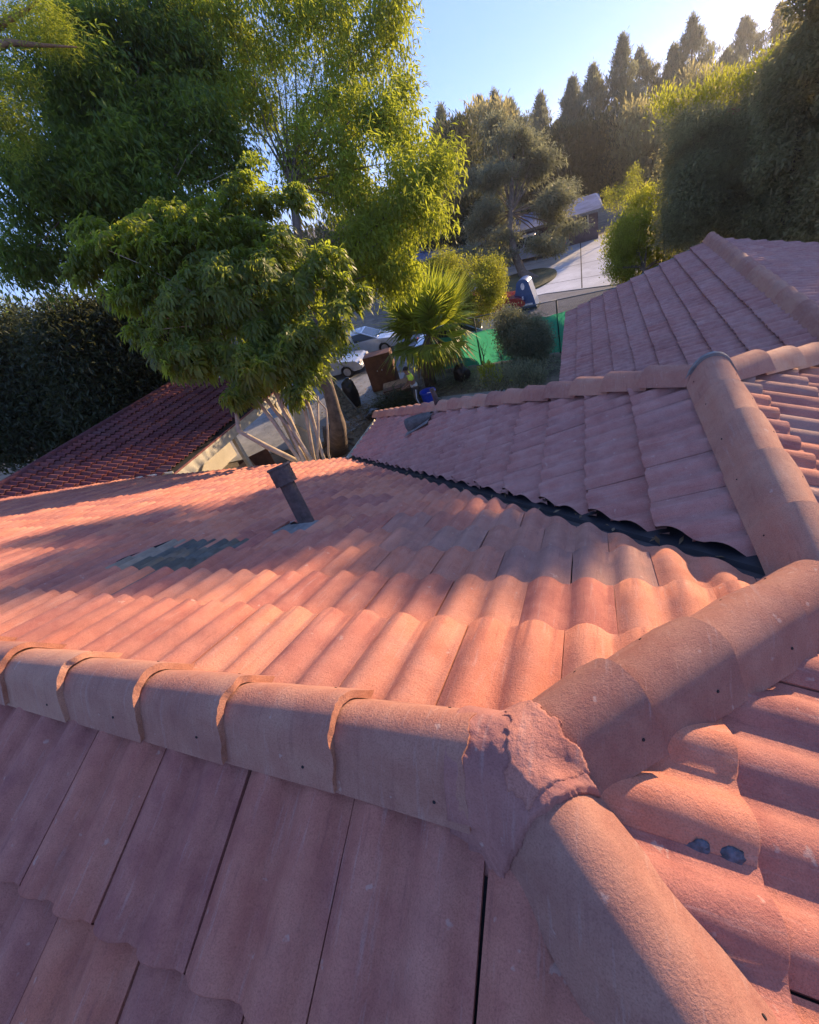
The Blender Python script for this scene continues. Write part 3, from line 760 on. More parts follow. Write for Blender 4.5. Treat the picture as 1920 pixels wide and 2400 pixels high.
def whorls(C, per, leafL, leafW, out_c=None):
    V = []; n = len(C) * per
    ax = rand_unit(len(C)) * .6 + np.array([0, 0, .75])
    if out_c is not None:
        o = C - out_c; o /= np.linalg.norm(o, axis=1, keepdims=True) + 1e-9; ax = ax + o * .7
    ax /= np.linalg.norm(ax, axis=1, keepdims=True)
    t1 = np.cross(ax, np.array([.3, .2, .9])); t1 /= np.linalg.norm(t1, axis=1, keepdims=True); t2 = np.cross(ax, t1)
    an = np.tile(np.linspace(0, 6.283, per, endpoint=False), len(C)) + rng.normal(0, .2, n)
    a = np.repeat(ax, per, 0); b = np.repeat(t1, per, 0); c = np.repeat(t2, per, 0)
    D = (np.cos(an)[:, None] * b + np.sin(an)[:, None] * c) + a * rng.uniform(-.1, .8, n)[:, None]
    D /= np.linalg.norm(D, axis=1, keepdims=True); P = np.repeat(C, per, 0)
    sz = np.repeat(rng.uniform(.75, 1.2, len(C)), per); L = leafL * sz * rng.uniform(.8, 1.15, n); W_ = leafW * sz
    ti = np.clip(np.repeat(rng.random(len(C)), per) * .8 + rng.random(n) * .2, 0, 1)
    S = np.cross(D, a); S /= np.linalg.norm(S, axis=1, keepdims=True) + 1e-9
    p1 = P + D * (L * .35)[:, None] + a * (L * .06)[:, None]
    D2 = D - np.array([0, 0, .75]); D2 /= np.linalg.norm(D2, axis=1, keepdims=True)
    p2_ = p1 + D2 * (L * .38)[:, None]
    D3 = D * .35 - np.array([0, 0, 1.]); D3 /= np.linalg.norm(D3, axis=1, keepdims=True); p3_ = p2_ + D3 * (L * .3)[:, None]
    w = (W_ / 2)[:, None]
    Vt = np.stack([P, p1 - S * w * .8, p1 + S * w * .8, p2_ - S * w, p2_ + S * w, p3_], 1).reshape(-1, 3)
    i = np.arange(n)[:, None] * 6
    F = np.concatenate([i + np.array([[0, 1, 2]]), i + np.array([[1, 3, 4]]), i + np.array([[1, 4, 2]]), i + np.array([[3, 5, 4]])])
    A = np.zeros((n, 6, 4), np.float32); A[..., 0] = ti[:, None]; A[..., 3] = 1
    return Vt, F, A.reshape(-1, 4)
def to_loc(o, b):
    o.matrix_parent_inverse = Matrix.Translation(-Vector(b.location)); return o
def crown(parent, data, mat, name='crown', smooth=False):
    V = []; F = []; A = []; k = 0
    for v, f, a in data: V.append(v); F.append(f + k); A.append(a); k += len(v)
    me = np_mesh(name, np.concatenate(V), np.concatenate(F), mat, np.concatenate(A), smooth)
    return to_loc(link(name, me, parent), parent)
def limbs(parent, start, ends, r0, mat, name='branches', rise=.3, n=6, r1=.012, cap=False):
    bm = bmesh.new(); s_ = Vector(start)
    for e in ends:
        e = Vector(e); m1 = s_.lerp(e, .35) + Vector((random.gauss(0, .12), random.gauss(0, .12), (e - s_).length * rise * .4))
        m2 = s_.lerp(e, .7) + Vector((random.gauss(0, .12), random.gauss(0, .12), (e - s_).length * rise * .35))
        tube(bm, [s_, s_.lerp(m1, .5), m1, m1.lerp(m2, .5) + Vector((random.gauss(0, .04), 0, 0)), m2, e], [r0, r0 * .8, r0 * .62, r0 * .45, r0 * .3, r1], n, cap)
    return to_loc(from_bm(name, bm, mat, parent, True), parent)
def trunk(parent, pts, rad, mat, name='trunk', n=14, jit=.06):
    bm = bmesh.new(); tube(bm, pts, rad, n, True, jit); return to_loc(from_bm(name, bm, mat, parent, True), parent)
def pxp(px, py, depth):
    d = _f * FPX + _r * (px - 960) - _u * (py - 1200); return CAM + d * depth / FPX

def dense_tree(name, label, cat, base, lobes, nclump, per, rad, LL, LW, mat, mode='rand', bark='bark', tr=.14, nl=8, group=None, gap=0., shell=.5, flat=1.0):
    t = empty(name, tuple(base), label, cat, group); C = sample_lobes(lobes, nclump, shell, gap)
    top = np.mean([l[0] for l in lobes], 0)
    st = np.array([base[0] * .6 + top[0] * .4, base[1] * .6 + top[1] * .4, base[2] * .45 + top[2] * .55])
    b = np.array(base, float)
    trunk(t, [b - [0, 0, .1], b + (st - b) * .5 + [.05, 0, 0], st], [tr * 1.3, tr, tr * .75], M[bark], n=10)
    if nl: limbs(t, st, [C[i] for i in rng.choice(len(C), nl, replace=False)], tr * .5, M[bark], n=5)
    crown(t, [clumps(C, per, rad, LL, LW, mode, flat=flat)], M[mat]); return t

# 1. tall tree with many thin upright stems, feathery drooping leaves, sunlit on its right
t = empty('tree', (-8.76, 12.13, GZ), 'tall airy tree with thin upright stems and bright sunlit feathery leaves', 'tree')
P = [(-8.76, 12.13, GZ - .1), pxp(793, 1000, 13.0), pxp(775, 930, 12.8), pxp(752, 850, 12.6), pxp(720, 700, 12.7), pxp(700, 560, 12.8), pxp(683, 430, 13.0)]
trunk(t, P, [.42, .24, .19, .17, .16, .13, .11], M['bark'], n=16, jit=.10)
bm = bmesh.new()
for k in range(9):                                                    # flared roots
    a = k * .7 + random.random() * .3; c = Vector((-8.76, 12.13, GZ))
    tube(bm, [c + Vector((math.cos(a) * .15, math.sin(a) * .15, .9)), c + Vector((math.cos(a) * .3, math.sin(a) * .3, .3)), c + Vector((math.cos(a) * .75, math.sin(a) * .75, .0))], [.07, .09, .04], 7)
to_loc(from_bm('root', bm, M['bark'], t, True), t)
L1 = [pxlobe(640, 40, 13.3, 190, 80), pxlobe(560, 240, 13.4, 90, 60), pxlobe(940, 180, 13, 40, 60), pxlobe(860, 80, 13.3, 120, 120), pxlobe(900, 250, 13.0, 75, 90), pxlobe(480, 130, 13.5, 110, 140),
      pxlobe(900, 410, 13.0, 130, 150), pxlobe(960, 520, 12.8, 95, 110), pxlobe(850, 620, 13.0, 120, 85), pxlobe(760, 330, 13.4, 130, 160), pxlobe(1030, 410, 13, 45, 80), pxlobe(930, 640, 13, 60, 50)]
L1 += [pxlobe(640, 760, 16, 140, 110), pxlobe(760, 780, 15.5, 70, 60), pxlobe(560, 640, 15.5, 120, 120)]  # low lobes added behind the whorled tree to shade the carport roof
C1 = sample_lobes(L1, 1250, .35, .22, .8)
stems = [pxp(x, y, 13.2 + random.uniform(-.5, .5)) for x, y in ((560, 60), (620, 20), (665, 60), (700, 20), (745, 80), (790, 30), (830, 120), (870, 60), (600, 160), (540, 200), (900, 200), (760, 190), (850, 300), (930, 380), (800, 430), (950, 520), (700, 220), (640, 220))]
limbs(t, pxp(683, 430, 13.0), stems, .05, M['bark'], 'branch', .02, 5, .008)
limbs(t, pxp(720, 700, 12.7), [pxp(x, y, 13) for x, y in ((950, 470), (900, 560), (1000, 420), (820, 520), (880, 640), (760, 500))], .06, M['bark'], 'branch', .05, 5, .01)
C1b = sample_lobes([pxlobe(700, 200, 13.2, 250, 240)], 520, .1, .1, 1.1)
crown(t, [clumps(C1, 62, .36, .21, .055, 'droop'), clumps(C1b, 18, .5, .15, .022, 'droop')], M['leaf_feather'])

# 2. darker feathery tree on the left
t = empty('tree', (-17.5, 13.5, GZ), 'big dark green feathery tree at the left, reaching the top of the picture', 'tree')
trunk(t, [(-17.5, 13.5, GZ - .1), (-17.0, 13.2, -2), (-14.6, 12.6, 1.2), pxp(290, 400, 12.6)], [.3, .24, .2, .14], M['bark'])
L2 = [pxlobe(260, 250, 12.2, 190, 190), pxlobe(150, 480, 12.0, 150, 150), pxlobe(330, 460, 11.8, 150, 150), pxlobe(400, 100, 12.6, 120, 120), pxlobe(180, 60, 12.8, 90, 60), pxlobe(480, 330, 12.3, 110, 110),
      pxlobe(40, 620, 12, 90, 60), pxlobe(100, 380, 12, 80, 90), pxlobe(430, 560, 12, 140, 90), pxlobe(300, 130, 12, 110, 90)]
C2 = sample_lobes(L2, 1300, .3, .16, .8)
limbs(t, pxp(290, 400, 12.0), [C2[i] for i in range(24)], .06, M['bark'], 'branch', .1, 5, .01)
limbs(t, pxp(330, 560, 11.8), [pxp(x, y, 11.6) for x, y in ((420, 330), (500, 300), (360, 420), (540, 400), (470, 480), (400, 400))], .03, M['pale_bark'], 'branch', .1, 5, .006)
crown(t, [clumps(C2, 66, .40, .22, .06, 'droop')], M['leaf_dark'])

# 3. pine boughs entering at the upper left corner
t = empty('tree', (-16.6, 3.2, GZ), 'pine with orange brown limbs at the top left corner', 'tree')
trunk(t, [(-16.6, 3.2, GZ), (-16.2, 3.6, 0), pxp(-260, 250, 9.5), pxp(-160, -60, 9.5)], [.25, .2, .16, .12], M['bark'])
bm = bmesh.new()
for pts in (((-100, 130), (0, 60), (60, 25), (110, -20)), ((-110, 150), (20, 100), (90, 105), (180, 110))):
    tube(bm, [pxp(x, y, 9.5) for x, y in pts], [.12, .07, .04, .012], 8, True, .1)
to_loc(from_bm('branch', bm, plain('orange_brown_bark', (.26, .15, .08), .9, 0, 9, .4, .8, 30), t, True), t)
C3 = sample_lobes([pxlobe(20, 190, 9.5, 55, 60), pxlobe(15, 290, 9.5, 60, 70), pxlobe(70, 10, 9.5, 80, 25), pxlobe(10, 60, 9.6, 40, 40), pxlobe(110, 70, 9.6, 70, 50)], 170, .2, 0)
crown(t, [clumps(C3, 60, .26, .14, .012, 'rand')], M['leaf_feather'], 'needles')

# 4. multi-stemmed tree with big drooping leaf whorls
t = empty('tree', (-10.2, 10.6, GZ), 'broad tree with large whorled leaves on many pale bare stems beside the carport', 'tree')
L4 = [pxlobe(350, 610, 9.9, 110, 75), pxlobe(520, 560, 10.1, 120, 80), pxlobe(590, 690, 9.8, 150, 90), pxlobe(430, 740, 9.7, 95, 75), pxlobe(760, 640, 9.8, 60, 60), pxlobe(730, 860, 9.8, 42, 48),
      pxlobe(590, 470, 10.1, 80, 45), pxlobe(700, 470, 10.1, 34, 34), pxlobe(240, 600, 9.9, 60, 45), pxlobe(620, 860, 9.6, 120, 50), pxlobe(410, 840, 9.6, 55, 40), pxlobe(800, 740, 9.8, 38, 60), pxlobe(590, 400, 10.1, 34, 30), pxlobe(670, 790, 9.7, 100, 60), pxlobe(480, 840, 9.6, 70, 45),
      pxlobe(400, 520, 10.2, 60, 40), pxlobe(300, 700, 9.8, 60, 50), pxlobe(195, 650, 9.9, 34, 28), pxlobe(700, 930, 9.6, 28, 30), pxlobe(650, 590, 9.9, 70, 60), pxlobe(480, 660, 9.8, 90, 60)]
L4 += [pxlobe(210, 540, 10, 45, 30), pxlobe(330, 540, 10.1, 50, 36), pxlobe(840, 700, 9.9, 22, 34), pxlobe(560, 930, 9.6, 40, 22), pxlobe(340, 790, 9.7, 40, 30)]
C4 = sample_lobes(L4, 2700, .35, .16, 1.9)
cen = np.mean([l[0] for l in L4], 0)
crown(t, [whorls(C4, 11, .29, .056, cen)], M['leaf_whorl'])
fork = pxp(650, 960, 9.9)
for k, (bx, by, tx, ty, r_) in enumerate(((700, 1075, 575, 905, .05), (720, 1075, 640, 900, .06), (735, 1072, 700, 890, .05), (712, 1078, 620, 930, .055), (745, 1070, 745, 930, .035), (690, 1078, 560, 1010, .07), (730, 1078, 660, 950, .05), (756, 1065, 690, 860, .04), (770, 1062, 765, 960, .025))):
    q0 = pxp(bx, by, 10.0 + .1 * (k % 3)); q1 = pxp(tx, ty, 9.8 + .08 * (k % 4)); q2 = q1 + (cen - q1) * .45
    d = Vector(q0) - Vector(q1); lo = Vector(q0) + d.normalized() * .9; lo.z = min(lo.z, -4.6)
    md = (q0 + q1) / 2 + np.array([random.gauss(0, .06), random.gauss(0, .06), 0])
    trunk(t, [lo, q0, md, q1, q2], [r_ * 1.2, r_, r_ * .9, r_ * .8, r_ * .4], M['pale_bark'], 'stem', 9, .08)
limbs(t, cen - np.array([0, 0, .8]), [C4[i] for i in range(30)], .04, M['pale_bark'], 'branch', .1, 5, .008)

# 5. dark mass of shrubs behind the carport
for i, (lob, lab) in enumerate((
    ([pxlobe(60, 850, 17, 130, 110), pxlobe(20, 1000, 17, 90, 90), pxlobe(130, 960, 17.2, 90, 80)], 'dark shadowed tree at the left edge above the parked car'),
    ([pxlobe(230, 840, 16.5, 130, 120), pxlobe(250, 960, 16.5, 90, 60)], 'dark shadowed tree behind the carport ridge'),
    ([pxlobe(380, 800, 17.5, 120, 120), pxlobe(330, 900, 17.0, 90, 70)], 'black shaded tree between the carport and the whorled tree'))):
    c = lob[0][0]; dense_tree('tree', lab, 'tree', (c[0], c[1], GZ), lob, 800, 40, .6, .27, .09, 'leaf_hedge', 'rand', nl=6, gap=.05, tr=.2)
dense_tree('shrub', 'sunlit yellowish shrub top against the sky at the left', 'shrub', tuple(pxp(190, 900, 21)[:2]) + (GZ,), [pxlobe(150, 735, 21, 60, 26), pxlobe(60, 770, 21, 70, 22), pxlobe(20, 735, 24, 22, 30)], 90, 34, .4, .2, .05, 'leaf_feather', nl=3)

# 6. small yellow-green tree behind the fence
dense_tree('tree', 'small yellow green tree right of the fan palm', 'tree', (-5.3, 21.6, GZ), [pxlobe(1120, 680, 20, 62, 75), pxlobe(1150, 650, 20, 38, 45), pxlobe(1075, 700, 20, 30, 60), pxlobe(1040, 620, 21, 40, 35)], 560, 46, .26, .13, .05, 'leaf_lime', 'rand', tr=.09, gap=.06)
# 7. round tree above the right wing roof
dense_tree('tree', 'round yellow green tree standing above the right roof slope', 'tree', (2.6, 23.4, GZ), [pxlobe(1500, 570, 21, 82, 75), pxlobe(1520, 500, 21, 62, 50), pxlobe(1470, 620, 21, 48, 42), pxlobe(1555, 600, 21, 40, 60)], 900, 48, .28, .13, .045, 'leaf_lime', 'up', tr=.12, gap=.04)
dense_tree('shrub', 'slim yellowish shrub in front of the blue roofed house', 'shrub', tuple(pxp(1440, 560, 33)[:2]) + (GZ,), [pxlobe(1440, 465, 33, 26, 26), pxlobe(1485, 425, 33, 14, 32)], 60, 36, .3, .18, .06, 'leaf_lime', nl=3, tr=.06)
# 8. grey-green bush by the fence, low plants
dense_tree('shrub', 'rounded grey green bush in front of the green fence screen', 'shrub', (-2.35, 17.4, GZ), [pxlobe(1225, 790, 15.2, 58, 50), pxlobe(1190, 760, 15.2, 34, 34), pxlobe(1260, 800, 15.4, 34, 50)], 520, 50, .2, .10, .03, 'leaf_conifer', 'rand', tr=.05, nl=5)
dense_tree('shrub', 'low pale leafy plants beyond the hip tiles below the round bush', 'shrub', (-3.0, 15.1, GZ), [pxlobe(1200, 895, 13.6, 90, 26), pxlobe(1240, 870, 14, 50, 30)], 110, 26, .18, .12, .03, 'leaf_conifer', 'up', tr=.03, nl=5)
dense_tree('shrub', 'small bright green plant near the dark sack', 'shrub', (-4.05, 15.9, GZ), [pxlobe(1150, 880, 14, 22, 22)], 26, 26, .16, .16, .05, 'leaf_lime', 'up', tr=.02, nl=3)
# 9. leaning conifer on the grass island
t = empty('conifer', (-3.32, 33.6, GZ), 'spreading grey green conifer with leaning trunk on the oval lawn', 'conifer')
tp = [(-3.0, 33.2, GZ - .1), pxp(1225, 640, 31), pxp(1208, 600, 31.2), pxp(1195, 540, 31.5), pxp(1200, 430, 32), pxp(1205, 330, 32)]
trunk(t, tp, [.38, .3, .27, .22, .16, .08], M['bark'], n=10)
pads = []
for k in range(46):
    y = 290 + 330 * (k / 46) ** .95; wd = 30 + 115 * min(1, ((y - 270) / 200)) * random.uniform(.55, 1.05)
    side = random.choice((-1, 1)); x = 1200 + side * wd * random.uniform(.3, 1) + (20 if y > 430 else 0)
    pads.append(pxlobe(x, y, 32 + random.uniform(-2, 2), 40 * random.uniform(.6, 1.1), 13, 1.0))
CC = sample_lobes(pads, 1300, .1); crown(t, [clumps(CC, 36, .5, .34, .08, 'rand', flat=.45)], M['leaf_conifer'])
limbs(t, pxp(1198, 500, 31.7), [l[0] for l in pads[::2]], .07, M['bark'], 'branch', .05, 5, .02)
# 10. row of tall conifers on the skyline
def spire(name, label, px, ytip, ybase, wpx, depth, ncl=150, mat='leaf_conifer', group=None, lean=0., nspike=1):
    b = pxp(px, ybase, depth); top = pxp(px + lean, ytip, depth); base = np.array([b[0], b[1], GZ])
    t = empty(name, tuple(base), label, 'conifer', group); H = top - base
    C = []; 
    for k in range(ncl):
        q = rng.random() ** .72; 
        rr = wpx * depth / FPX * (1 - q) ** .8 * 3.2 * (1 + .22 * math.sin(q * 40 + px) + .18 * math.sin(q * 17 + px * 2)) * (.15 + .85 * rng.random() ** .6); an = rng.random() * 6.283
        if q > .95: rr *= .25
        C.append(base + np.array([(top - base)[0], (top - base)[1], 0]) * q + np.array([0, 0, H[2]]) * (.12 + .88 * q) + np.array([math.cos(an) * rr, math.sin(an) * rr, 0]))
    C = np.array(C[:]); k = depth / 55; tq = np.linspace(.93, 1.03, 9)[:, None]; C = np.concatenate([C, base * (1 - tq) + top * tq])
    crown(t, [clumps(C, 24, .34 * k, .46 * k, .10 * k, 'up')], M[mat])
    trunk(t, [base - [0, 0, .2], base + H * .5, base + H * .97], [.3, .2, .04], M['bark'], n=7)
    return t
SP = [(1030, 262, 22, 'dark narrow conifer just right of the sunlit tree'), (1072, 285, 22, 'second small conifer from the sunlit tree, low on the skyline'),
      (1120, 240, 34, 'bushy conifer left of the leaning conifer top'), (1155, 228, 34, 'broad conifer rising behind the leaning conifer'), (1190, 246, 34, 'conifer just right of the broad one behind the leaning conifer'),
      (1263, 232, 20, 'slim pointed conifer right of the leaning conifer'), (1300, 300, 26, 'short conifer in the dip left of the tall skyline group'),
      (1338, 194, 23, 'slender conifer at the left end of the tall skyline group'), (1386, 166, 32, 'full conifer left of the paired spires'),
      (1455, 96, 26, 'tall thin left spire of the paired conifers'), (1496, 128, 34, 'broad right spire of the paired conifers'),
      (1575, 120, 26, 'shorter conifer against the left of the tallest one'), (1619, 52, 36, 'tallest conifer, in the middle of the right skyline'),
      (1700, 130, 36, 'low bushy conifer left of the glare'), (1742, 55, 36, 'wide conifer standing alone in the glare'), (1825, 22, 17, 'needle thin conifer near the right corner'), (1852, 58, 17, 'thin conifer leaning right near the right corner')]
for i, (px_, yt, wp, lab) in enumerate(SP):
    spire('conifer', lab, px_, yt, yt + 330 + (i % 3) * 8, wp, 52 + (i * 7) % 9, 520, lean=4, group='conifers along the skyline')
# darker trees filling in below the skyline
for i, (x, y, dep, a, b_, lab) in enumerate(((1060, 400, 44, 70, 100, 'dark tree below the two small conifers'), (1110, 520, 38, 90, 60, 'dark hedge tree beside the leaning conifer'), (1300, 390, 50, 60, 60, 'dark tree above the blue roof, left part'), (1390, 370, 50, 70, 70, 'dark tree above the blue roof, middle part'),
        (1480, 350, 48, 70, 80, 'dark tree above the blue roof, right part'), (1560, 380, 46, 70, 90, 'brownish dark tree left of the big hedge'), (1010, 500, 40, 50, 60, 'dark tree behind the sunlit tree edge'), (1330, 560, 45, 1, 1, None), (1140, 330, 50, 60, 60, 'grey green tree filling behind the leaning conifer'), (1630, 260, 50, 60, 70, 'hazy tree under the tallest conifer'))):
    if lab is None: continue
    lb = pxlobe(x, y, dep, a, b_); k = dep / 45
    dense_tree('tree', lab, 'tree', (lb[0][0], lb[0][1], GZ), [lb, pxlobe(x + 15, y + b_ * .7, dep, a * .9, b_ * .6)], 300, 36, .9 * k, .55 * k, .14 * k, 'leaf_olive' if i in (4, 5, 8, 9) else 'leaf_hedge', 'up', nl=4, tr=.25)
# 11. big shaded hedge at the right with a bright fringe
for i, (lob, lab) in enumerate((
    ([pxlobe(1640, 470, 17.5, 85, 95), pxlobe(1620, 370, 17.8, 60, 80), pxlobe(1600, 520, 17.5, 40, 60), pxlobe(1590, 300, 17.8, 30, 30), pxlobe(1660, 300, 17.6, 40, 40)], 'left part of the big shaded hedge above the right roof'),
    ([pxlobe(1760, 430, 17, 110, 130), pxlobe(1700, 330, 17.2, 80, 60), pxlobe(1780, 530, 17, 90, 60), pxlobe(1745, 260, 17.2, 34, 40), pxlobe(1800, 230, 17.2, 40, 46)], 'middle part of the big shaded hedge above the right roof'),
    ([pxlobe(1880, 370, 16.5, 120, 150), pxlobe(1860, 250, 16.8, 90, 80), pxlobe(1900, 520, 16.5, 90, 70), pxlobe(1850, 180, 16.6, 36, 40)], 'right part of the big shaded hedge above the right roof'))):
    c = lob[0][0]; dense_tree('hedge', lab, 'hedge', (c[0], c[1], GZ), lob, 950, 56, .5, .16, .05, 'leaf_olive', 'rand', nl=10, tr=.16, shell=.25, gap=.2, group='tall hedge above the right roof')
fr = empty('bougainvillea', tuple(pxp(1720, 400, 18.5)[:2]) + (GZ,), 'bright sunlit climber with magenta flowers on top of the hedge', 'climber')
Cf = sample_lobes([pxlobe(1500, 270, 18.5, 60, 26), pxlobe(1600, 250, 18.3, 70, 40), pxlobe(1690, 225, 18, 60, 45), pxlobe(1790, 190, 17.8, 60, 50), pxlobe(1860, 130, 17.5, 50, 50)][1:], 170, .2)
crown(fr, [clumps(Cf, 34, .35, .2, .05, 'up')], M['leaf_lime'])
Cg = sample_lobes([pxlobe(1716, 270, 17.3, 14, 22), pxlobe(1680, 334, 17.2, 10, 8), pxlobe(1650, 320, 17.3, 8, 14)], 16, .1)
crown(fr, [clumps(Cg, 30, .12, .08, .06, 'rand')], M['petal'], 'flowers')['kind'] = 'stuff'
trunk(fr, [Vector(fr.location), Vector(pxp(1720, 330, 18.3))], [.08, .04], M['bark'])
dense_tree('tree', 'rust tinged leafy tree in the top right corner', 'tree', tuple(pxp(1900, 300, 15)[:2]) + (GZ,), [pxlobe(1905, 60, 15, 36, 70), pxlobe(1915, 150, 15, 50, 50)], 90, 36, .3, .16, .05, 'leaf_dry', 'droop', tr=.12)
# trees just right of the frame that shade the wing
for (x, y, zt, r_, nsp, hs_) in ((8.2, 20.5, 2.75, 1.35, 16, .75), (10.4, 19.2, 1.9, 1.25, 6, .2), (7.0, 21.8, 2.9, 1.15, 14, .9)):
    lob = [(np.array([x, y, zt]), r_, r_, r_), (np.array([x, y, zt - 2.2]), r_ * 1.2, r_ * 1.2, r_ * 1.2), (np.array([x, y, zt - 4.2]), r_ * 1.2, r_ * 1.2, r_ * 1.2), (np.array([x, y, zt - 6.]), r_ * 1.1, r_ * 1.1, r_)]
    for _ in range(nsp):                                     # loose sprays above the crown, added to dapple the roof shadow
        q = rng.uniform(-1, 1); lob.append((np.array([x + q * r_ * 1.1 * .88, y - q * r_ * 1.1 * .47, zt + r_ * .8 + rng.uniform(-.3, 1.0) * hs_ - (.25 if q > .3 else 0)]), .34, .16, .34))
    sh = dense_tree('tree', {8.2: 'middle of three olive green trees right of the big hedge', 10.4: 'rightmost of three olive green trees beyond the right edge', 7.0: 'olive green tree at the top right corner, leftmost of three'}[x], 'tree', (x, y, GZ), lob, 700, 60, .26, .19, .075, 'leaf_olive', 'rand', tr=.15, group='trees right of the picture')
    c0 = x * .883 - y * .469; pts = []
    for _ in range(16):  # extra sprays set in the sun's path to streak the roof shadow
        c_ = rng.uniform(max(-4.7, c0 - 1.3), min(-.75, c0 + 1.3)); top_ = 5.0 if c_ < -1.7 else 4.5
        zz = rng.uniform(4.0, top_); s_ = rng.uniform(21.2, 22.6); b_ = np.array([c_ * .883 + s_ * .469, -c_ * .469 + s_ * .883, zz])
        L_ = rng.uniform(.1, .45)
        for k in range(5): pts.append(b_ + np.array([.883, -.469, 0]) * (k / 4 - .5) * 2 * L_ + rng.normal(0, .04, 3))
    crown(sh, [clumps(np.array(pts), 46, .17, .12, .06, 'rand')], M['leaf_olive'], 'sprays')
    limbs(sh, (x, y, zt), pts[::5], .03, M['bark'], 'twigs', .1, 4, .005)

# ------------------------------------------------------------------ ground, drives, street
def gmat(name, stops, scale, bump=.4, bs=30, extra=None):
    m_, t, b, NN, L = mat_new(name)
    c = N_ramp(t, N_noise(t, scale, 8, .7), stops)
    c2 = N_ramp(t, N_noise(t, scale * .13, 4), [(.35, (.75, .75, .75)), (.65, (1.15, 1.15, 1.15))])
    L(N_mix(t, 1, c, c2, 'MULTIPLY'), b.inputs['Base Color']); b.inputs['Roughness'].default_value = .92
    N_bump(t, b, N_noise(t, bs, 6), bump, .03); return m_
M['soil'] = gmat('dry_soil', [(.3, (.09, .075, .055)), (.5, (.17, .14, .10)), (.7, (.27, .22, .16))], 1.3)
M['concrete'] = gmat('pale_concrete', [(.3, (.50, .51, .52)), (.7, (.60, .61, .62))], 2.2, .2)
M['concrete_old'] = gmat('stained_concrete', [(.25, (.16, .17, .18)), (.55, (.30, .31, .32)), (.8, (.42, .42, .42))], 1.4, .3)
M['asphalt'] = gmat('street_asphalt', [(.3, (.13, .14, .155)), (.7, (.20, .21, .23))], 3, .3, 60)
M['lawn'] = gmat('dull_lawn', [(.3, (.05, .06, .025)), (.7, (.12, .11, .05))], 3, .8, 60)
M['joint'] = plain('dark_joint', (.05, .05, .055), .9)
def flat(name, pts, z, mat, kind='structure', th=0.0):
    bm = bmesh.new(); a = [bm.verts.new((x, y, z)) for x, y in pts]; f = bm.faces.new(a)
    if f.normal.z < 0: f.normal_flip()
    if th:
        r_ = bmesh.ops.extrude_face_region(bm, geom=[f]); bmesh.ops.translate(bm, verts=[v for v in r_['geom'] if isinstance(v, bmesh.types.BMVert)], vec=(0, 0, th))
    o = from_bm(name, bm, mat, None, False)
    if kind: o['kind'] = kind
    return o
bm = bmesh.new()
bmesh.ops.create_grid(bm, x_segments=120, y_segments=120, size=290)
for v in bm.verts:
    d = math.hypot(v.co.x, v.co.y - 10)
    v.co.z = GZ - .012 + max(0, min(d, 290) - 75) * .045 + (noise.noise(v.co * .02) * min(3, max(0, d - 70) * .05))
from_bm('ground', bm, M['soil'], None, True)['kind'] = 'structure'
flat('street', [(-60, 28.6), (-2.2, 28.6), (2.6, 26.6), (20, 20), (20, 17.8), (-1, 19.4), (-60, 21.5)], GZ + .004, M['asphalt'])
drv = flat('driveway', [(-6.6, 28.9), (-2.1, 28.7), (2.2, 27.0), (4.2, 33), (3.2, 44), (-12, 44), (-9, 33)], GZ + .0, M['concrete'], th=.02)
for a, b_ in (((-5.8, 31.9), (3.0, 29.6)), ((-4.5, 35.1), (3.6, 34.2)), ((-.05, 28), (-.15, 43.8)), ((-7, 39.2), (3.4, 38.8))):
    d = Vector((b_[0] - a[0], b_[1] - a[1], 0)); n = Vector((-d.y, d.x, 0)).normalized() * .035
    jt = flat('paving_joint', [(a[0] - n.x, a[1] - n.y), (b_[0] - n.x, b_[1] - n.y), (b_[0] + n.x, b_[1] + n.y), (a[0] + n.x, a[1] + n.y)], GZ + .024, M['joint'])
flat('lawn_island', [(-3.9 + 2.3 * math.cos(a) * (1 if math.cos(a) > 0 else 1.3), 33.2 + 3.3 * math.sin(a)) for a in np.linspace(0, 6.283, 40, endpoint=False)], GZ + .022, M['lawn'], th=.09)
flat('kerb', [(-60, 28.55), (-6.8, 28.55), (-6.8, 28.75), (-60, 28.75)], GZ, M['concrete_old'], th=.13)
flat('yard_slab', [(-16, 11.5), (-8.9, 12.9), (-7.6, 15.8), (-8.2, 19.2), (-18, 22.5), (-24, 20)], GZ + .0, M['concrete_old'], th=.015)
flat('path', [(-7.0, 13.6), (-2.0, 13.2), (-.5, 14.3), (-1.5, 15.2), (-6.8, 15.6)], GZ + .0, M['concrete_old'], th=.02)

# ------------------------------------------------------------------ fence with green screen
M['screen'] = leaf_mat('green_fence_screen', (.08, .46, .26), (.10, .55, .32), (.10, .62, .36), .5, .8)
def mesh_mat():
    m_, t, b, NN, L = mat_new('grey_green_windscreen_mesh')
    b.inputs['Base Color'].default_value = (.05, .08, .085, 1); b.inputs['Roughness'].default_value = .8
    tr = NN('ShaderNodeBsdfTransparent'); mx = NN('ShaderNodeMixShader')
    tc = NN('ShaderNodeTexCoord'); wv = NN('ShaderNodeTexWave'); wv.inputs['Scale'].default_value = 55; L(tc.outputs['Object'], wv.inputs[0])
    L(N_math(t, 'ADD', N_math(t, 'MULTIPLY', wv.outputs['Fac'], .2), .32), mx.inputs[0])
    L(tr.outputs[0], mx.inputs[1]); L(b.outputs[0], mx.inputs[2]); L(mx.outputs[0], t.nodes['Material Output'].inputs['Surface']); return m_
M['screen_mesh'] = mesh_mat()
M['steel'] = plain('galvanised_steel', (.18, .20, .20), .5, .6, 20, .3)
M['darksteel'] = plain('dark_green_steel', (.02, .035, .03), .6, .2)
fx = [(-6.6, 18.75), (-4.2, 18.45), (-2.3, 18.35), (-.9, 18.3), (1.4, 18.2), (3.8, 18.1)]
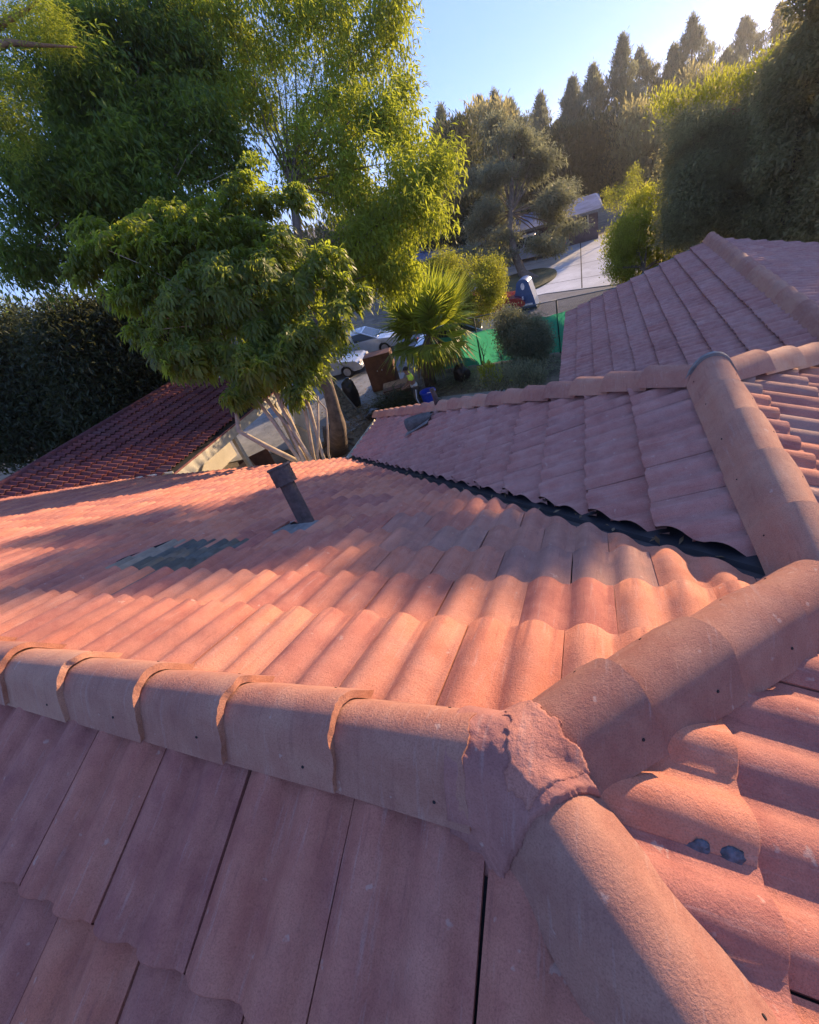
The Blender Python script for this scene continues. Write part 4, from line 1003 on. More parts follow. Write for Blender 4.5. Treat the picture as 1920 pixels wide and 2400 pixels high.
fen = empty('fence', (-4.2, 18.4, GZ), 'wire fence with bright green screen cloth between palm and roof', 'fence')
for i, (x, y) in enumerate(fx):
    h = 2.05
    bm = bmesh.new(); tube(bm, [(x, y, GZ - .1), (x, y, GZ + h)], .03, 8); to_loc(from_bm('post', bm, M['darksteel'], fen, True), fen)
for i in range(len(fx) - 1):
    (xa, ya_), (xb, yb_) = fx[i], fx[i + 1]; hh = 1.42 if i < 2 else 1.55
    bm = bmesh.new(); nx = 16; g = []
    for k in range(nx + 1):
        q = k / nx; x = xa + (xb - xa) * q; y = ya_ + (yb_ - ya_) * q; g.append([bm.verts.new((x, y - .02 + .03 * math.sin(q * 17 + z_ * 3), GZ + z_ + (.03 * math.sin(q * 6.28) if z_ > .5 else 0))) for z_ in (.03, .4, .8, hh)])
    for k in range(nx):
        for j in range(3): bm.faces.new((g[k][j], g[k + 1][j], g[k + 1][j + 1], g[k][j + 1]))
    to_loc(from_bm('screen_cloth', bm, M['screen'], fen, True), fen)
    bm = bmesh.new(); g = [[bm.verts.new((xa + (xb - xa) * q, ya_ + (yb_ - ya_) * q + .02, GZ + z_)) for z_ in (hh - .02, 2.03)] for q in (0, 1)]
    bm.faces.new((g[0][0], g[1][0], g[1][1], g[0][1])); to_loc(from_bm('wire_mesh', bm, M['screen_mesh'], fen, False), fen)
    bm = bmesh.new(); tube(bm, [(xa, ya_, GZ + 2.04), (xb, yb_, GZ + 2.04)], .02, 6); to_loc(from_bm('rail', bm, M['steel'], fen, True), fen)

# bare saplings and stake in front of the fence
for (x, y, h, lab) in ((-4.0, 17.9, 1.25, 'leafless sapling forking in front of the green screen cloth'), (-3.2, 17.6, .9, 'low bare twiggy plant left of the round bush')):
    t = empty('sapling', (x, y, GZ), lab, 'sapling'); bm = bmesh.new(); tube(bm, [(x, y, GZ), (x + .05, y, GZ + h * .45), (x - .05, y, GZ + h)], [.03, .022, .008], 6); to_loc(from_bm('trunk', bm, M['bark'], t, True), t)
    limbs(t, (x + .04, y, GZ + h * .4), [(x + random.uniform(-.4, .4), y + random.uniform(-.2, .2), GZ + h * random.uniform(.7, 1.05)) for _ in range(7)], .012, M['bark'], 'branch', .1, 5, .004)

# ------------------------------------------------------------------ fan palm
pal = empty('fan_palm', (-6.29, 17.13, GZ), 'fan palm with large pleated yellow green fronds behind the man', 'palm')
pc = Vector(at_y(1008, 785, 17.1))
trunk(pal, [(-6.29, 17.13, GZ - .1), (-6.3, 17.12, GZ + 1.2), pc], [.27, .24, .17], M['bark'], n=14, jit=.12)
def frond(az, el, stem, r_, mat, droop=.2, blades=30, spread=2.0):
    bm = bmesh.new(); d = Vector((math.cos(az) * math.cos(el), math.sin(az) * math.cos(el), math.sin(el)))
    s_ = pc; e = s_ + d * stem + Vector((0, 0, -.1 * stem))
    tube(bm, [s_, s_.lerp(e, .5) + Vector((0, 0, .05)), e], [.022, .016, .012], 5)
    lay = bm.verts.layers.float_color.new('tint')
    side = d.cross(Vector((0, 0, 1))).normalized(); up = side.cross(d)
    for v in bm.verts: v[lay] = (.4, 0, 0, 1)
    for k in range(blades):
        a = (k / (blades - 1) - .5) * spread * 1.35; L = r_ * (1 - .25 * abs(a) / 1.4) * random.uniform(.9, 1.08)
        dd = (d * math.cos(a) + side * math.sin(a) + up * .10 * (1 - abs(a))).normalized(); pw = side * math.cos(a) - d * math.sin(a)
        p0 = e; p1 = e + dd * L * .55; p2_ = p1 + (dd + Vector((0, 0, -droop * random.uniform(.4, 2.2)))).normalized() * L * .45
        w_ = L * .55 * spread * 1.35 / blades * .55; z_ = up * .02
        vs = [bm.verts.new(q) for q in (p0, p1 - pw * w_, p1 + z_, p1 + pw * w_, p2_)]
        tt = random.random()
        for v in vs: v[lay] = (tt, 0, 0, 1)
        bm.faces.new((vs[0], vs[1], vs[2])); bm.faces.new((vs[0], vs[2], vs[3])); bm.faces.new((vs[1], vs[4], vs[2])); bm.faces.new((vs[2], vs[4], vs[3]))
    return to_loc(from_bm('frond', bm, mat, pal, False), pal)
for k in range(26):
    ring = k % 3; el = (R(62), R(30), R(0))[ring] + random.gauss(0, .12); az = k * 2.4 + random.gauss(0, .1)
    frond(az, el, random.uniform(.7, 1.0) * (1 if ring < 2 else .9), random.uniform(1.5, 2.0), M['leaf_palm'], (.1, .35, .9)[ring])
for az, el, rr in ((-1.2, 1.2, 2.2), (-.5, 1.0, 2.3), (-1.9, 1.35, 2.2), (-.2, .65, 2.2), (.3, .75, 2.1), (-2.4, .9, 2.0)): frond(az, el, .9, rr, M['leaf_palm'], .08, 36)
for k in range(16): frond(k * .42, R(-48) + random.gauss(0, .15), .6, 1.3, M['leaf_dry'] if k % 4 else M['leaf_palm'], 1.6, 18, 1.2)

# ------------------------------------------------------------------ man with tub, boxes, debris in the yard
M['skin'] = plain('tanned_skin', (.30, .16, .10), .6, bump=0); M['lime'] = plain('lime_shirt_cloth', (.72, .95, .08), .8, 0, 9, .1); M['greycloth'] = plain('pale_grey_cloth', (.50, .55, .55), .85, 0, 9, .15)
M['trouser'] = plain('dark_trouser_cloth', (.10, .095, .09), .9); M['white'] = plain('white_stripe_cloth', (.8, .8, .8), .8, bump=0); M['hair'] = plain('black_hair', (.015, .012, .01), .7)
def skin_obj(name, verts, edges, radii, mat, parent, lv=2):
    me = bpy.data.meshes.new(name); me.from_pydata(verts, edges, []); o = link(name, me, parent)
    me.materials.append(mat); md = o.modifiers.new('skin', 'SKIN')
    for v, r_ in zip(me.skin_vertices[0].data, radii): v.radius = r_ if isinstance(r_, tuple) else (r_, r_)
    me.skin_vertices[0].data[0].use_root = True
    sb = o.modifiers.new('sub', 'SUBSURF'); sb.levels = sb.render_levels = lv
    dg = bpy.context.evaluated_depsgraph_get(); m2 = bpy.data.meshes.new_from_object(o.evaluated_get(dg)); o.modifiers.clear(); o.data = m2; bpy.data.meshes.remove(me)
    m2.materials.clear(); m2.materials.append(mat)
    for p_ in m2.polygons: p_.use_smooth = True
    return o
man = empty('person', (-6.08, 14.75, GZ), 'person in a lime green and grey shirt and white striped dark trousers, leaning forward', 'person', rz=R(205))
J = dict(pel=(0, 0, .93), sp=(.02, 0, 1.12), ch=(.07, 0, 1.33), nk=(.13, 0, 1.47), hd=(.17, 0, 1.56), ht=(.18, 0, 1.68),
         sl=(.08, .18, 1.40), el=(.16, .24, 1.13), wl=(.36, .16, 1.02), sr=(.08, -.18, 1.40), er=(.14, -.25, 1.13), wr=(.36, -.12, 1.00),
         hl=(0, .10, .90), kl=(.06, .12, .50), al=(-.02, .13, .09), tl=(.16, .14, .04), hr=(0, -.10, .90), kr=(.04, -.12, .50), ar=(-.06, -.13, .09), tr=(.12, -.14, .04),
         hnl=(.44, .14, 1.0), hnr=(.44, -.09, .98))
ks = list(J); ix = {k: i for i, k in enumerate(ks)}
E_ = [('pel', 'sp'), ('sp', 'ch'), ('ch', 'nk'), ('nk', 'hd'), ('hd', 'ht'), ('ch', 'sl'), ('sl', 'el'), ('el', 'wl'), ('wl', 'hnl'), ('ch', 'sr'), ('sr', 'er'), ('er', 'wr'), ('wr', 'hnr'),
      ('pel', 'hl'), ('hl', 'kl'), ('kl', 'al'), ('al', 'tl'), ('pel', 'hr'), ('hr', 'kr'), ('kr', 'ar'), ('ar', 'tr')]
rad = dict(pel=.13, sp=.12, ch=(.15, .12), nk=.055, hd=(.085, .095), ht=.07, sl=.065, el=.045, wl=.03, sr=.065, er=.045, wr=.03, hl=.09, kl=.062, al=.045, tl=.04, hr=.09, kr=.062, ar=.045, tr=.04, hnl=.03, hnr=.03)
ev = [J[k] for k in ks]; er = [rad[k] for k in ks]; ee = [(ix[a], ix[b_]) for a, b_ in E_]
for sgn, hn in ((1, 'hnl'), (-1, 'hnr')):                                # five fingers on each hand
    for f_ in range(5):
        b0 = Vector(J[hn]); off = (f_ - 1.5) * .018 if f_ < 4 else 0
        p1 = b0 + (Vector((.04, off, -.01)) if f_ < 4 else Vector((.0, -sgn * .04, .01))); p2_ = p1 + (Vector((.035, 0, -.025)) if f_ < 4 else Vector((.03, -sgn * .01, -.01)))
        ev += [tuple(p1), tuple(p2_)]; er += [.009, .007]; n = len(ev); ee += [(ix[hn], n - 2), (n - 2, n - 1)]
body = skin_obj('body', ev, ee, er, M['skin'], man)
skin_obj('shirt', [J['sp'], J['ch'], (.12, 0, 1.43), J['sl'], (.125, .215, 1.24), J['sr'], (.12, -.22, 1.24)], [(0, 1), (1, 2), (1, 3), (3, 4), (1, 5), (5, 6)], [(.165, .14), (.18, .145), .09, .09, .075, .09, .075], M['lime'], body)
skin_obj('shirt_hem', [(0, 0, .86), (.01, 0, .98), (.02, 0, 1.1)], [(0, 1), (1, 2)], [(.17, .15), (.175, .155), (.165, .145)], M['greycloth'], body)
tro = skin_obj('trousers', [(0, 0, .90), (0, .10, .84), (.06, .12, .50), (-.02, .13, .12), (0, -.10, .84), (.04, -.12, .50), (-.06, -.13, .12)], [(0, 1), (1, 2), (2, 3), (0, 4), (4, 5), (5, 6)], [.15, .115, .082, .075, .115, .082, .075], M['trouser'], body)
for sg, kx, ax in ((1, .06, -.02), (-1, .04, -.06)):
    bm = bmesh.new(); tube(bm, [(.0, sg * .20, .84), (kx, sg * .198, .50), (ax, sg * .20, .12)], .016, 6); from_bm('stripe', bm, M['white'], tro, True)
bm = bmesh.new(); bmesh.ops.create_uvsphere(bm, u_segments=18, v_segments=12, radius=1)
bmesh.ops.transform(bm, matrix=Matrix.Translation((.150, 0, 1.665)) @ Matrix.Diagonal((.105, .088, .085, 1)), verts=bm.verts); from_bm('hair', bm, M['hair'], body, True)
for sg in (1, -1):
    bm = bmesh.new(); bmesh.ops.create_uvsphere(bm, u_segments=8, v_segments=6, radius=1)
    bmesh.ops.transform(bm, matrix=Matrix.Translation((.150 + .02, sg * .09, 1.60)) @ Matrix.Diagonal((.02, .012, .03, 1)), verts=bm.verts); from_bm('ear', bm, M['skin'], body, True)
    bm = bmesh.new(); bmesh.ops.create_uvsphere(bm, u_segments=8, v_segments=6, radius=.011); bmesh.ops.translate(bm, verts=bm.verts, vec=(.258, sg * .032, 1.625)); from_bm('eye', bm, M['hair'], body, True)
    bm = bmesh.new(); box(bm, ((.13 if sg > 0 else .09) - .06 + .05, sg * .135, .035), (.28, .10, .07), bev=.02); from_bm('shoe', bm, M['hair'], body, True)
bm = bmesh.new(); bmesh.ops.create_cone(bm, segments=8, radius1=.018, radius2=.006, depth=.05, cap_ends=True); bmesh.ops.rotate(bm, cent=(0, 0, 0), matrix=Matrix.Rotation(R(70), 3, 'Y'), verts=bm.verts); bmesh.ops.translate(bm, verts=bm.verts, vec=(.27, 0, 1.60)); from_bm('nose', bm, M['skin'], body, True)
M['bluep'] = plain('blue_plastic', (.012, .05, .42), .45, 0, 9, .2, .1)
def lathe(bm, prof_, n=24, c=(0, 0, 0)):
    R_ = [[bm.verts.new((c[0] + r_ * math.cos(6.28319 * k / n), c[1] + r_ * math.sin(6.28319 * k / n), c[2] + z)) for k in range(n)] for r_, z in prof_]
    for i in range(len(R_) - 1):
        for k in range(n): bm.faces.new((R_[i][k], R_[i][(k + 1) % n], R_[i + 1][(k + 1) % n], R_[i + 1][k]))
    bm.faces.new(R_[0][::-1]); return R_
tub = empty('tub', (-5.66, 14.85, GZ), 'blue plastic tub with pale rim beside the man', 'tub')
bm = bmesh.new(); lathe(bm, [(.24, 0), (.30, .56), (.33, .57), (.33, .62), (.30, .62), (.29, .58), (.22, .03)]); from_bm('tub_body', bm, M['bluep'], tub, True, sharp=.6)
bm = bmesh.new(); tube(bm, [(.30 * math.cos(a), .30 * math.sin(a) , .60 - .10 * math.sin((a + .5) / 2.0 * 1.2)) for a in np.linspace(-1.3, 1.2, 12)], .012, 6); from_bm('handle', bm, M['white'], tub, True)
bm = bmesh.new(); box(bm, (.285, -.02, .30), (.012, .14, .2), rz=0, bev=.004); bmesh.ops.rotate(bm, cent=(.28, 0, .3), matrix=Matrix.Rotation(.10, 3, 'Y'), verts=bm.verts); from_bm('sticker', bm, M['greycloth'], tub, False)
M['brown'] = plain('brown_wood_panel', (.16, .065, .035), .7, 0, 4, .35, .3, 25); M['tanw'] = plain('tan_plywood', (.40, .24, .14), .8, 0, 4, .25, .3, 25)
cab = empty('cabinet', (-8.65, 17.7, GZ), 'tall brown wooden cabinet standing under the palm fronds', 'cabinet', rz=R(12))
bm = bmesh.new(); box(bm, (0, 0, .82), (1.25, .75, 1.6), bev=.02); from_bm('carcass', bm, M['brown'], cab, False)
for s_ in (-.31, .31):
    bm = bmesh.new(); box(bm, (s_, -.385, .82), (.59, .025, 1.45), bev=.006); dr = from_bm('door', bm, M['brown'], cab, False)
    bm = bmesh.new(); bmesh.ops.create_uvsphere(bm, u_segments=10, v_segments=8, radius=.025); bmesh.ops.translate(bm, verts=bm.verts, vec=(s_ * .35, -.42, .95)); from_bm('knob', bm, M['white'], dr, True)
bx = empty('crate', (-7.45, 16.4, GZ), 'low brown crate with tan plywood lid beside the man', 'crate', rz=R(16))
bm = bmesh.new(); box(bm, (0, 0, .22), (1.35, .8, .44), bev=.015); from_bm('crate_body', bm, M['brown'], bx, False)
bm = bmesh.new(); box(bm, (0, .02, .52), (1.45, .9, .05), bev=.01); bmesh.ops.rotate(bm, cent=(0, .4, .5), matrix=Matrix.Rotation(R(9), 3, 'X'), verts=bm.verts); from_bm('lid', bm, M['tanw'], bx, False)
bm = bmesh.new(); box(bm, (0, 0, .462), (1.38, .82, .04)); from_bm('crate_rim', bm, M['brown'], bx, False)
# brush and leaf litter
def litter(name, label, cat, c, rr, n, L, W_, mats, kind='stuff', z=.03, hgt=.05):
    P_ = np.stack([c[0] + rng.normal(0, rr[0] * .5, n), c[1] + rng.normal(0, rr[1] * .5, n), np.full(n, GZ + z)], 1); P_[:, 2] += np.abs(rng.normal(0, hgt, n)) * np.exp(-((P_[:, 0] - c[0]) / rr[0]) ** 2 - ((P_[:, 1] - c[1]) / rr[1]) ** 2)
    D = rand_unit(n); D[:, 2] *= .25; D /= np.linalg.norm(D, axis=1, keepdims=True)
    V, F, A = leaves_mesh(P_, D, L * rng.uniform(.5, 1.3, n), W_ * rng.uniform(.6, 1.4, n), .02, True, rng.random(n))
    o = link(name, np_mesh(name, V, F, mats, A)); return tag(o, label, cat, kind=kind)
litter('leaf_litter', 'fallen leaves and twigs on the bare yard', 'leaf litter', (-7.6, 14.2), (2.2, 1.6), 2600, .14, .05, M['leaf_dry'])
litter('brush_pile', 'dark heap of cut branches behind the man', 'brush pile', (-7.2, 15.2), (1.2, .8), 2200, .55, .03, M['leaf_hedge'], None, .02, .35)
litter('ground_cover', 'weeds and scrub along the fence', 'ground cover', (-3.2, 16.6), (3.2, 1.2), 2600, .22, .03, M['leaf_conifer'], 'stuff', .02, .16)
litter('leaf_litter', 'dry leaves scattered over the slab by the cabinet', 'leaf litter', (-10.5, 15.5), (3.5, 3), 900, .13, .05, M['leaf_dry'])
M['black'] = plain('black_plastic', (.012, .012, .014), .35, 0, 6, .3, .6, 9)
def sack(name, label, cat, c, r_, seed, mat='black'):
    bm = bmesh.new(); bmesh.ops.create_icosphere(bm, subdivisions=4, radius=1)
    for v in bm.verts:
        k = 1 + .22 * noise.noise(v.co * 1.8 + Vector((seed, 0, 0))) + .08 * noise.noise(v.co * 6); v.co = Vector((v.co.x * r_[0] * k, v.co.y * r_[1] * k, max(v.co.z, -.75) * r_[2] * k + r_[2] * .75))
    o = from_bm(name, bm, M[mat], None, True, loc=(c[0], c[1], GZ)); return tag(o, label, cat)
sack('rubbish_bag', 'black rubbish bag leaning by the steel ramp', 'rubbish bag', (-9.6, 15.9), (.35, .35, .75), 3)
sack('rubbish_bag', 'crumpled black bag on the brush left of the man', 'rubbish bag', (-7.9, 14.3), (.4, .3, .24), 5)
sk = sack('planter_sack', 'dark round topped planter sack at the foot of the fence', 'planter sack', (-4.75, 16.9), (.36, .3, .42), 8)
# leaning steel ramp with mottled plate
M['mott'] = plain('paint_spattered_plate', (.22, .20, .17), .8, 0, 7, .9, .4, 12)
rp = empty('loading_ramp', (-10.0, 15.1, GZ), 'paint spattered loading ramp with steel rails leaning beside the big trunk', 'ramp')
q0 = Vector((-9.15, 14.75, GZ + .03)); q1 = Vector((-11.3, 16.3, GZ + 2.3)); dv = (q1 - q0).normalized(); sdv = dv.cross(Vector((0, 0, 1))).normalized()
for s_ in (-.3, .3):
    bm = bmesh.new(); tube(bm, [q0 + sdv * s_, q1 + sdv * s_], .045, 6); to_loc(from_bm('rail', bm, M['steel'], rp, True), rp)
bm = bmesh.new(); a = [bm.verts.new(q) for q in (q0 + sdv * .28, q0 - sdv * .28, q1 - sdv * .28, q1 + sdv * .28)]; bm.faces.new(a); r_ = bmesh.ops.solidify(bm, geom=bm.faces[:], thickness=.03); to_loc(from_bm('plate', bm, M['mott'], rp, False), rp)
for k in range(5):
    bm = bmesh.new(); c = q0.lerp(q1, .1 + k * .2); tube(bm, [c + sdv * .32 + Vector((0, 0, .03)), c - sdv * .32 + Vector((0, 0, .03))], .02, 6); to_loc(from_bm('rung', bm, M['steel'], rp, True), rp)
# white tarp / board and junk below the pale stems
pn = empty('door_panel', (-9.9, 11.9, GZ), 'large pale grey panel propped upright behind the pale stems', 'panel', rz=R(-35))
bm = bmesh.new(); box(bm, (0, 0, .95), (1.7, .05, 1.8), bev=.01); bmesh.ops.rotate(bm, cent=(0, 0, 0), matrix=Matrix.Rotation(R(-14), 3, 'X'), verts=bm.verts); from_bm('panel_sheet', bm, M['greycloth'], pn, False)
bm = bmesh.new(); box(bm, (0, -.06, 1.0), (1.72, .05, .08)); bmesh.ops.rotate(bm, cent=(0, 0, 0), matrix=Matrix.Rotation(R(-14), 3, 'X'), verts=bm.verts); from_bm('panel_frame', bm, M['whitewood'], pn, False)
for i, (dx, dy, rz__, w_, h_, mt_, lab) in enumerate(((-.9, -.6, .3, 1.0, .9, 'tanw', 'tan board stacked in the carport opening'), (-1.3, .3, -.4, 1.2, .7, 'brown', 'brown board leaning in the carport opening'), (-.4, -1.4, .9, .8, 1.1, 'whitewood', 'cream board standing in the carport opening'))):
    bm = bmesh.new(); box(bm, (0, 0, h_ / 2), (w_, .04, h_), bev=.006); bmesh.ops.rotate(bm, cent=(0, 0, 0), matrix=Matrix.Rotation(R(-18), 3, 'X'), verts=bm.verts)
    o = from_bm('board', bm, M[mt_], None, False, loc=(-10.3 + dx, 10.6 + dy, GZ), rot=(0, 0, rz__ + 1.2)); tag(o, lab, 'board')

# ------------------------------------------------------------------ vehicles
def paint(name, c, rough=.25):
    m_, t, b, NN, L = mat_new(name); b.inputs['Base Color'].default_value = (*c, 1); b.inputs['Roughness'].default_value = rough; b.inputs['Metallic'].default_value = .2
    b.inputs['Coat Weight'].default_value = .6; n = N_noise(t, 3, 4); L(N_ramp(t, n, [(.3, tuple(v * .8 for v in c)), (.7, c)]), b.inputs['Base Color']); return m_
M['glass'] = plain('dark_car_glass', (.015, .02, .025), .08, 0, 3, .1, 0); M['rubber'] = plain('tyre_rubber', (.015, .015, .016), .85); M['rim'] = plain('alloy_rim', (.35, .36, .38), .35, .8)
M['lampred'] = plain('red_tail_lens', (.35, .01, .01), .3, bump=0); M['lampw'] = plain('clear_head_lens', (.6, .6, .58), .15, bump=0)
def vehicle(name, label, loc, rz, pm, kind='car', L=4.5, W_=1.78, group=None):
    v = empty(name, (loc[0], loc[1], GZ + .02), label, 'pickup truck' if kind == 'pickup' else 'car', group, R(rz))
    if kind == 'pickup':
        low = [(-2.7, .45), (-2.75, .95), (-2.6, 1.05), (-.45, 1.05), (.9, 1.08), (2.45, 1.0), (2.7, .85), (2.72, .45)]; cabn = [(-.55, 1.04), (-.5, 1.78), (.55, 1.80), (1.25, 1.06)]; ax = (-1.75, 1.75); W_ = 1.95; wr = .40
    else:
        low = [(-2.2, .35), (-2.25, .75), (-2.1, .95), (-1.4, 1.0), (.9, .96), (2.0, .80), (2.22, .62), (2.22, .33)]; cabn = [(-1.75, .96), (-1.15, 1.42), (.25, 1.45), (1.15, .95)]; ax = (-1.35, 1.4); wr = .33
    sc = L / (5.4 if kind == 'pickup' else 4.45)
    low = [(a * sc, b_) for a, b_ in low]; cabn = [(a * sc, b_) for a, b_ in cabn]
    # arches cut from the lower outline
    out = []; xs = [low[0]]
    pts = low[1:-1]; bot = [(low[-1][0], low[-1][1])]
    for a in reversed(ax):
        a *= sc; bot += [(a + wr * 1.18 * math.cos(t_), .30 + wr * 1.18 * max(0, math.sin(t_))) for t_ in np.linspace(0, math.pi, 9)]
    poly = [low[0]] + pts + bot
    bm = bmesh.new(); prism(bm, poly, Matrix.Identity(4), W_)
    bmesh.ops.triangulate(bm, faces=[f for f in bm.faces if len(f.verts) > 4])
    bd = from_bm('body', bm, pm, v, True, sharp=.35)
    md = bd.modifiers.new('b', 'BEVEL'); md.width = .045; md.segments = 3; md.limit_method = 'ANGLE'; md.angle_limit = R(40)
    bm = bmesh.new(); n = len(cabn); a = [bm.verts.new((x, -(W_ / 2 - .04 - (z - 1) * .22), z)) for x, z in cabn]; b2 = [bm.verts.new((x, (W_ / 2 - .04 - (z - 1) * .22), z)) for x, z in cabn]
    bm.faces.new(a); bm.faces.new(b2[::-1])
    for i in range(n): bm.faces.new((a[i], b2[i], b2[(i + 1) % n], a[(i + 1) % n]))
    cb = from_bm('cabin', bm, pm, v, True, sharp=.3); md = cb.modifiers.new('b', 'BEVEL'); md.width = .04; md.segments = 2
    # glazing set proud of the cabin
    def pane(nm, quad, off):
        bm = bmesh.new(); q = [Vector(p_) for p_ in quad]; c = sum(q, Vector()) / 4; q = [c + (p_ - c) * .86 for p_ in q]; nrm = (q[1] - q[0]).cross(q[3] - q[0]).normalized()
        if nrm.dot(Vector(off)) < 0: nrm = -nrm
        A_ = [bm.verts.new(p_ + nrm * .008) for p_ in q]; B_ = [bm.verts.new(p_ - nrm * .02) for p_ in q]
        bm.faces.new(A_); bm.faces.new(B_[::-1])
        for i in range(4): bm.faces.new((A_[i], B_[i], B_[(i + 1) % 4], A_[(i + 1) % 4]))
        from_bm(nm, bm, M['glass'], cb, False)
    ya_ = lambda z: W_ / 2 - .04 - (z - 1) * .22
    c0, c1, c2, c3 = cabn
    P3 = lambda p_, s_: (p_[0], s_ * ya_(p_[1]), p_[1])
    pane('windscreen', [P3(c3, -1), P3(c3, 1), P3(c2, 1), P3(c2, -1)], (1, 0, .5)); pane('rear_window', [P3(c0, -1), P3(c0, 1), P3(c1, 1), P3(c1, -1)], (-1, 0, .3))
    for s_ in (-1, 1):
        mA = ((c0[0] + c3[0]) / 2, c0[1]); mB = ((c1[0] + c2[0]) / 2, c1[1])
        pane('side_window', [P3(c0, s_), P3(mA, s_), P3(mB, s_), P3(c1, s_)], (0, s_, 0)); pane('side_window', [P3(mA, s_), P3(c3, s_), P3(c2, s_), P3(mB, s_)], (0, s_, 0))
    if kind == 'pickup':
        bm = bmesh.new(); box(bm, (-1.58 * sc, 0, 1.055), (2.0 * sc, W_ - .22, .012)); from_bm('load_bed', bm, M['rubber'], v, False)
        bm = bmesh.new(); box(bm, (-2.745 * sc, 0, .80), (.03, W_ - .4, .42), bev=.01); from_bm('tailgate', bm, M['steel'], v, False)
    for a in ax:
        for s_ in (-1, 1):
            bm = bmesh.new(); r_ = bmesh.ops.create_cone(bm, cap_ends=True, segments=28, radius1=wr, radius2=wr, depth=.22); bmesh.ops.bevel(bm, geom=[e for e in bm.edges if e.is_boundary is False and len(e.link_faces) == 2 and e.calc_face_angle() > 1], offset=.04, segments=2, affect='EDGES')
            bmesh.ops.rotate(bm, cent=(0, 0, 0), matrix=Matrix.Rotation(math.pi / 2, 3, 'X'), verts=bm.verts); bmesh.ops.translate(bm, verts=bm.verts, vec=(a * sc, s_ * (W_ / 2 - .10), wr)); wh = from_bm('wheel', bm, M['rubber'], v, True, sharp=.6)
            bm = bmesh.new(); bmesh.ops.create_cone(bm, cap_ends=True, segments=24, radius1=wr * .62, radius2=wr * .55, depth=.03); bmesh.ops.rotate(bm, cent=(0, 0, 0), matrix=Matrix.Rotation(math.pi / 2 * s_, 3, 'X'), verts=bm.verts); bmesh.ops.translate(bm, verts=bm.verts, vec=(a * sc, s_ * (W_ / 2 + .015), wr)); from_bm('rim', bm, M['rim'], wh, False)
    ex_ = low[-1][0]
    for s_ in (-1, 1):
        bm = bmesh.new(); box(bm, (ex_ - .02, s_ * (W_ / 2 - .28), .68), (.07, .36, .14), bev=.02); from_bm('headlight', bm, M['lampw'], v, False)
        bm = bmesh.new(); box(bm, (low[1][0] + .0, s_ * (W_ / 2 - .14), .80), (.07, .18, .22), bev=.02); from_bm('tail_light', bm, M['lampred'], v, False)
    for x_, nm in ((ex_ + .02, 'bumper'), (low[0][0] - .05, 'bumper')):
        bm = bmesh.new(); box(bm, (x_, 0, .45), (.12, W_ - .06, .17), bev=.03); from_bm(nm, bm, M['steel'] if kind == 'pickup' else pm, v, False)
    return v
pw = paint('white_car_paint', (.62, .66, .72)); ps = paint('silver_car_paint', (.42, .46, .52)); pr = paint('red_car_paint', (.30, .015, .02)); pg = paint('light_blue_car_paint', (.40, .52, .70)); pk = paint('dark_car_paint', (.05, .06, .08))
vehicle('parked_car', 'white car with tan interior parked left of the palm', (-12.2, 23.6), 12, pw)
vehicle('parked_car', 'pale grey estate car half hidden behind the whorled tree', (-13.2, 20.6), 6, ps)
vehicle('parked_car', 'pale blue car parked behind the green fence screen', (-5.6, 21.0), 8, pg)
vehicle('parked_car', 'red car parked beside the blue collection box', (-5.3, 26.2), 4, pr)
vehicle('pickup_truck', 'silver pickup with open bed on the far driveway', (-3.9, 41.2), 172, ps, 'pickup', 5.6)
vehicle('parked_car', 'dark car with bright reflections at the far left among trees', (-38.5, 20.5), 60, pk)
# hood of the white car propped up
# blue collection box
cb_ = empty('collection_box', (-2.95, 26.3, GZ), 'blue round topped box with a white oval mark standing by the red car', 'collection box', rz=R(-8))
bm = bmesh.new(); prism(bm, [(-.62, .12), (.62, .12), (.56, .5), (.34, 1.35)] + [(.34 * math.cos(a), 1.35 + .26 * math.sin(a)) for a in np.linspace(.3, 2.84, 8)] + [(-.34, 1.35), (-.56, .5)], Matrix.Identity(4), .8)
o = from_bm('box_body', bm, plain('blue_painted_steel', (.03, .10, .26), .45, .1, 5, .2), cb_, False)
bm = bmesh.new(); r_ = bmesh.ops.create_cone(bm, cap_ends=True, segments=24, radius1=.1, radius2=.1, depth=.02); bmesh.ops.transform(bm, matrix=Matrix.Translation((0, -.412, 1.25)) @ Matrix.Rotation(math.pi / 2, 4, 'X') @ Matrix.Diagonal((1, 1.7, 1, 1)), verts=bm.verts); from_bm('mark', bm, M['white'], cb_, False)
bm = bmesh.new(); box(bm, (.22, -.412, .30), (.44, .02, .09)); from_bm('label_strip', bm, M['white'], cb_, False)
bm = bmesh.new(); box(bm, (0, 0, .06), (1.35, .9, .12), bev=.01); from_bm('plinth', bm, M['darksteel'], cb_, False)

# ------------------------------------------------------------------ houses across the street
M['blueroof'] = gmat('blue_grey_shingle', [(.3, (.22, .30, .52)), (.7, (.30, .39, .62))], 6, .3, 40)
M['darkwall'] = plain('dark_brown_siding', (.12, .09, .10), .9, 0, 3, .3)  # dark brown wall colour shared by both houses
hs = empty('house', (-4, 46, GZ), 'blue grey roofed house across the street behind the driveway', 'house')
def hpart(nm, bm, mat): return to_loc(from_bm(nm, bm, mat, hs, False), hs)
hx0, hx1, hy0, hy1, he, hr_ = -17.0, 1.6, 42.4, 54, at_y(1400, 492, 42.0)[2], at_y(1420, 450, 47.5)[2]
bm = bmesh.new(); box(bm, ((hx0 + hx1) / 2, (hy0 + hy1) / 2, (GZ + he) / 2), (hx1 - hx0 - .8, hy1 - hy0 - .8, he - GZ)); hpart('wall', bm, M['darkwall'])
bm = bmesh.new(); ym = (hy0 + hy1) / 2
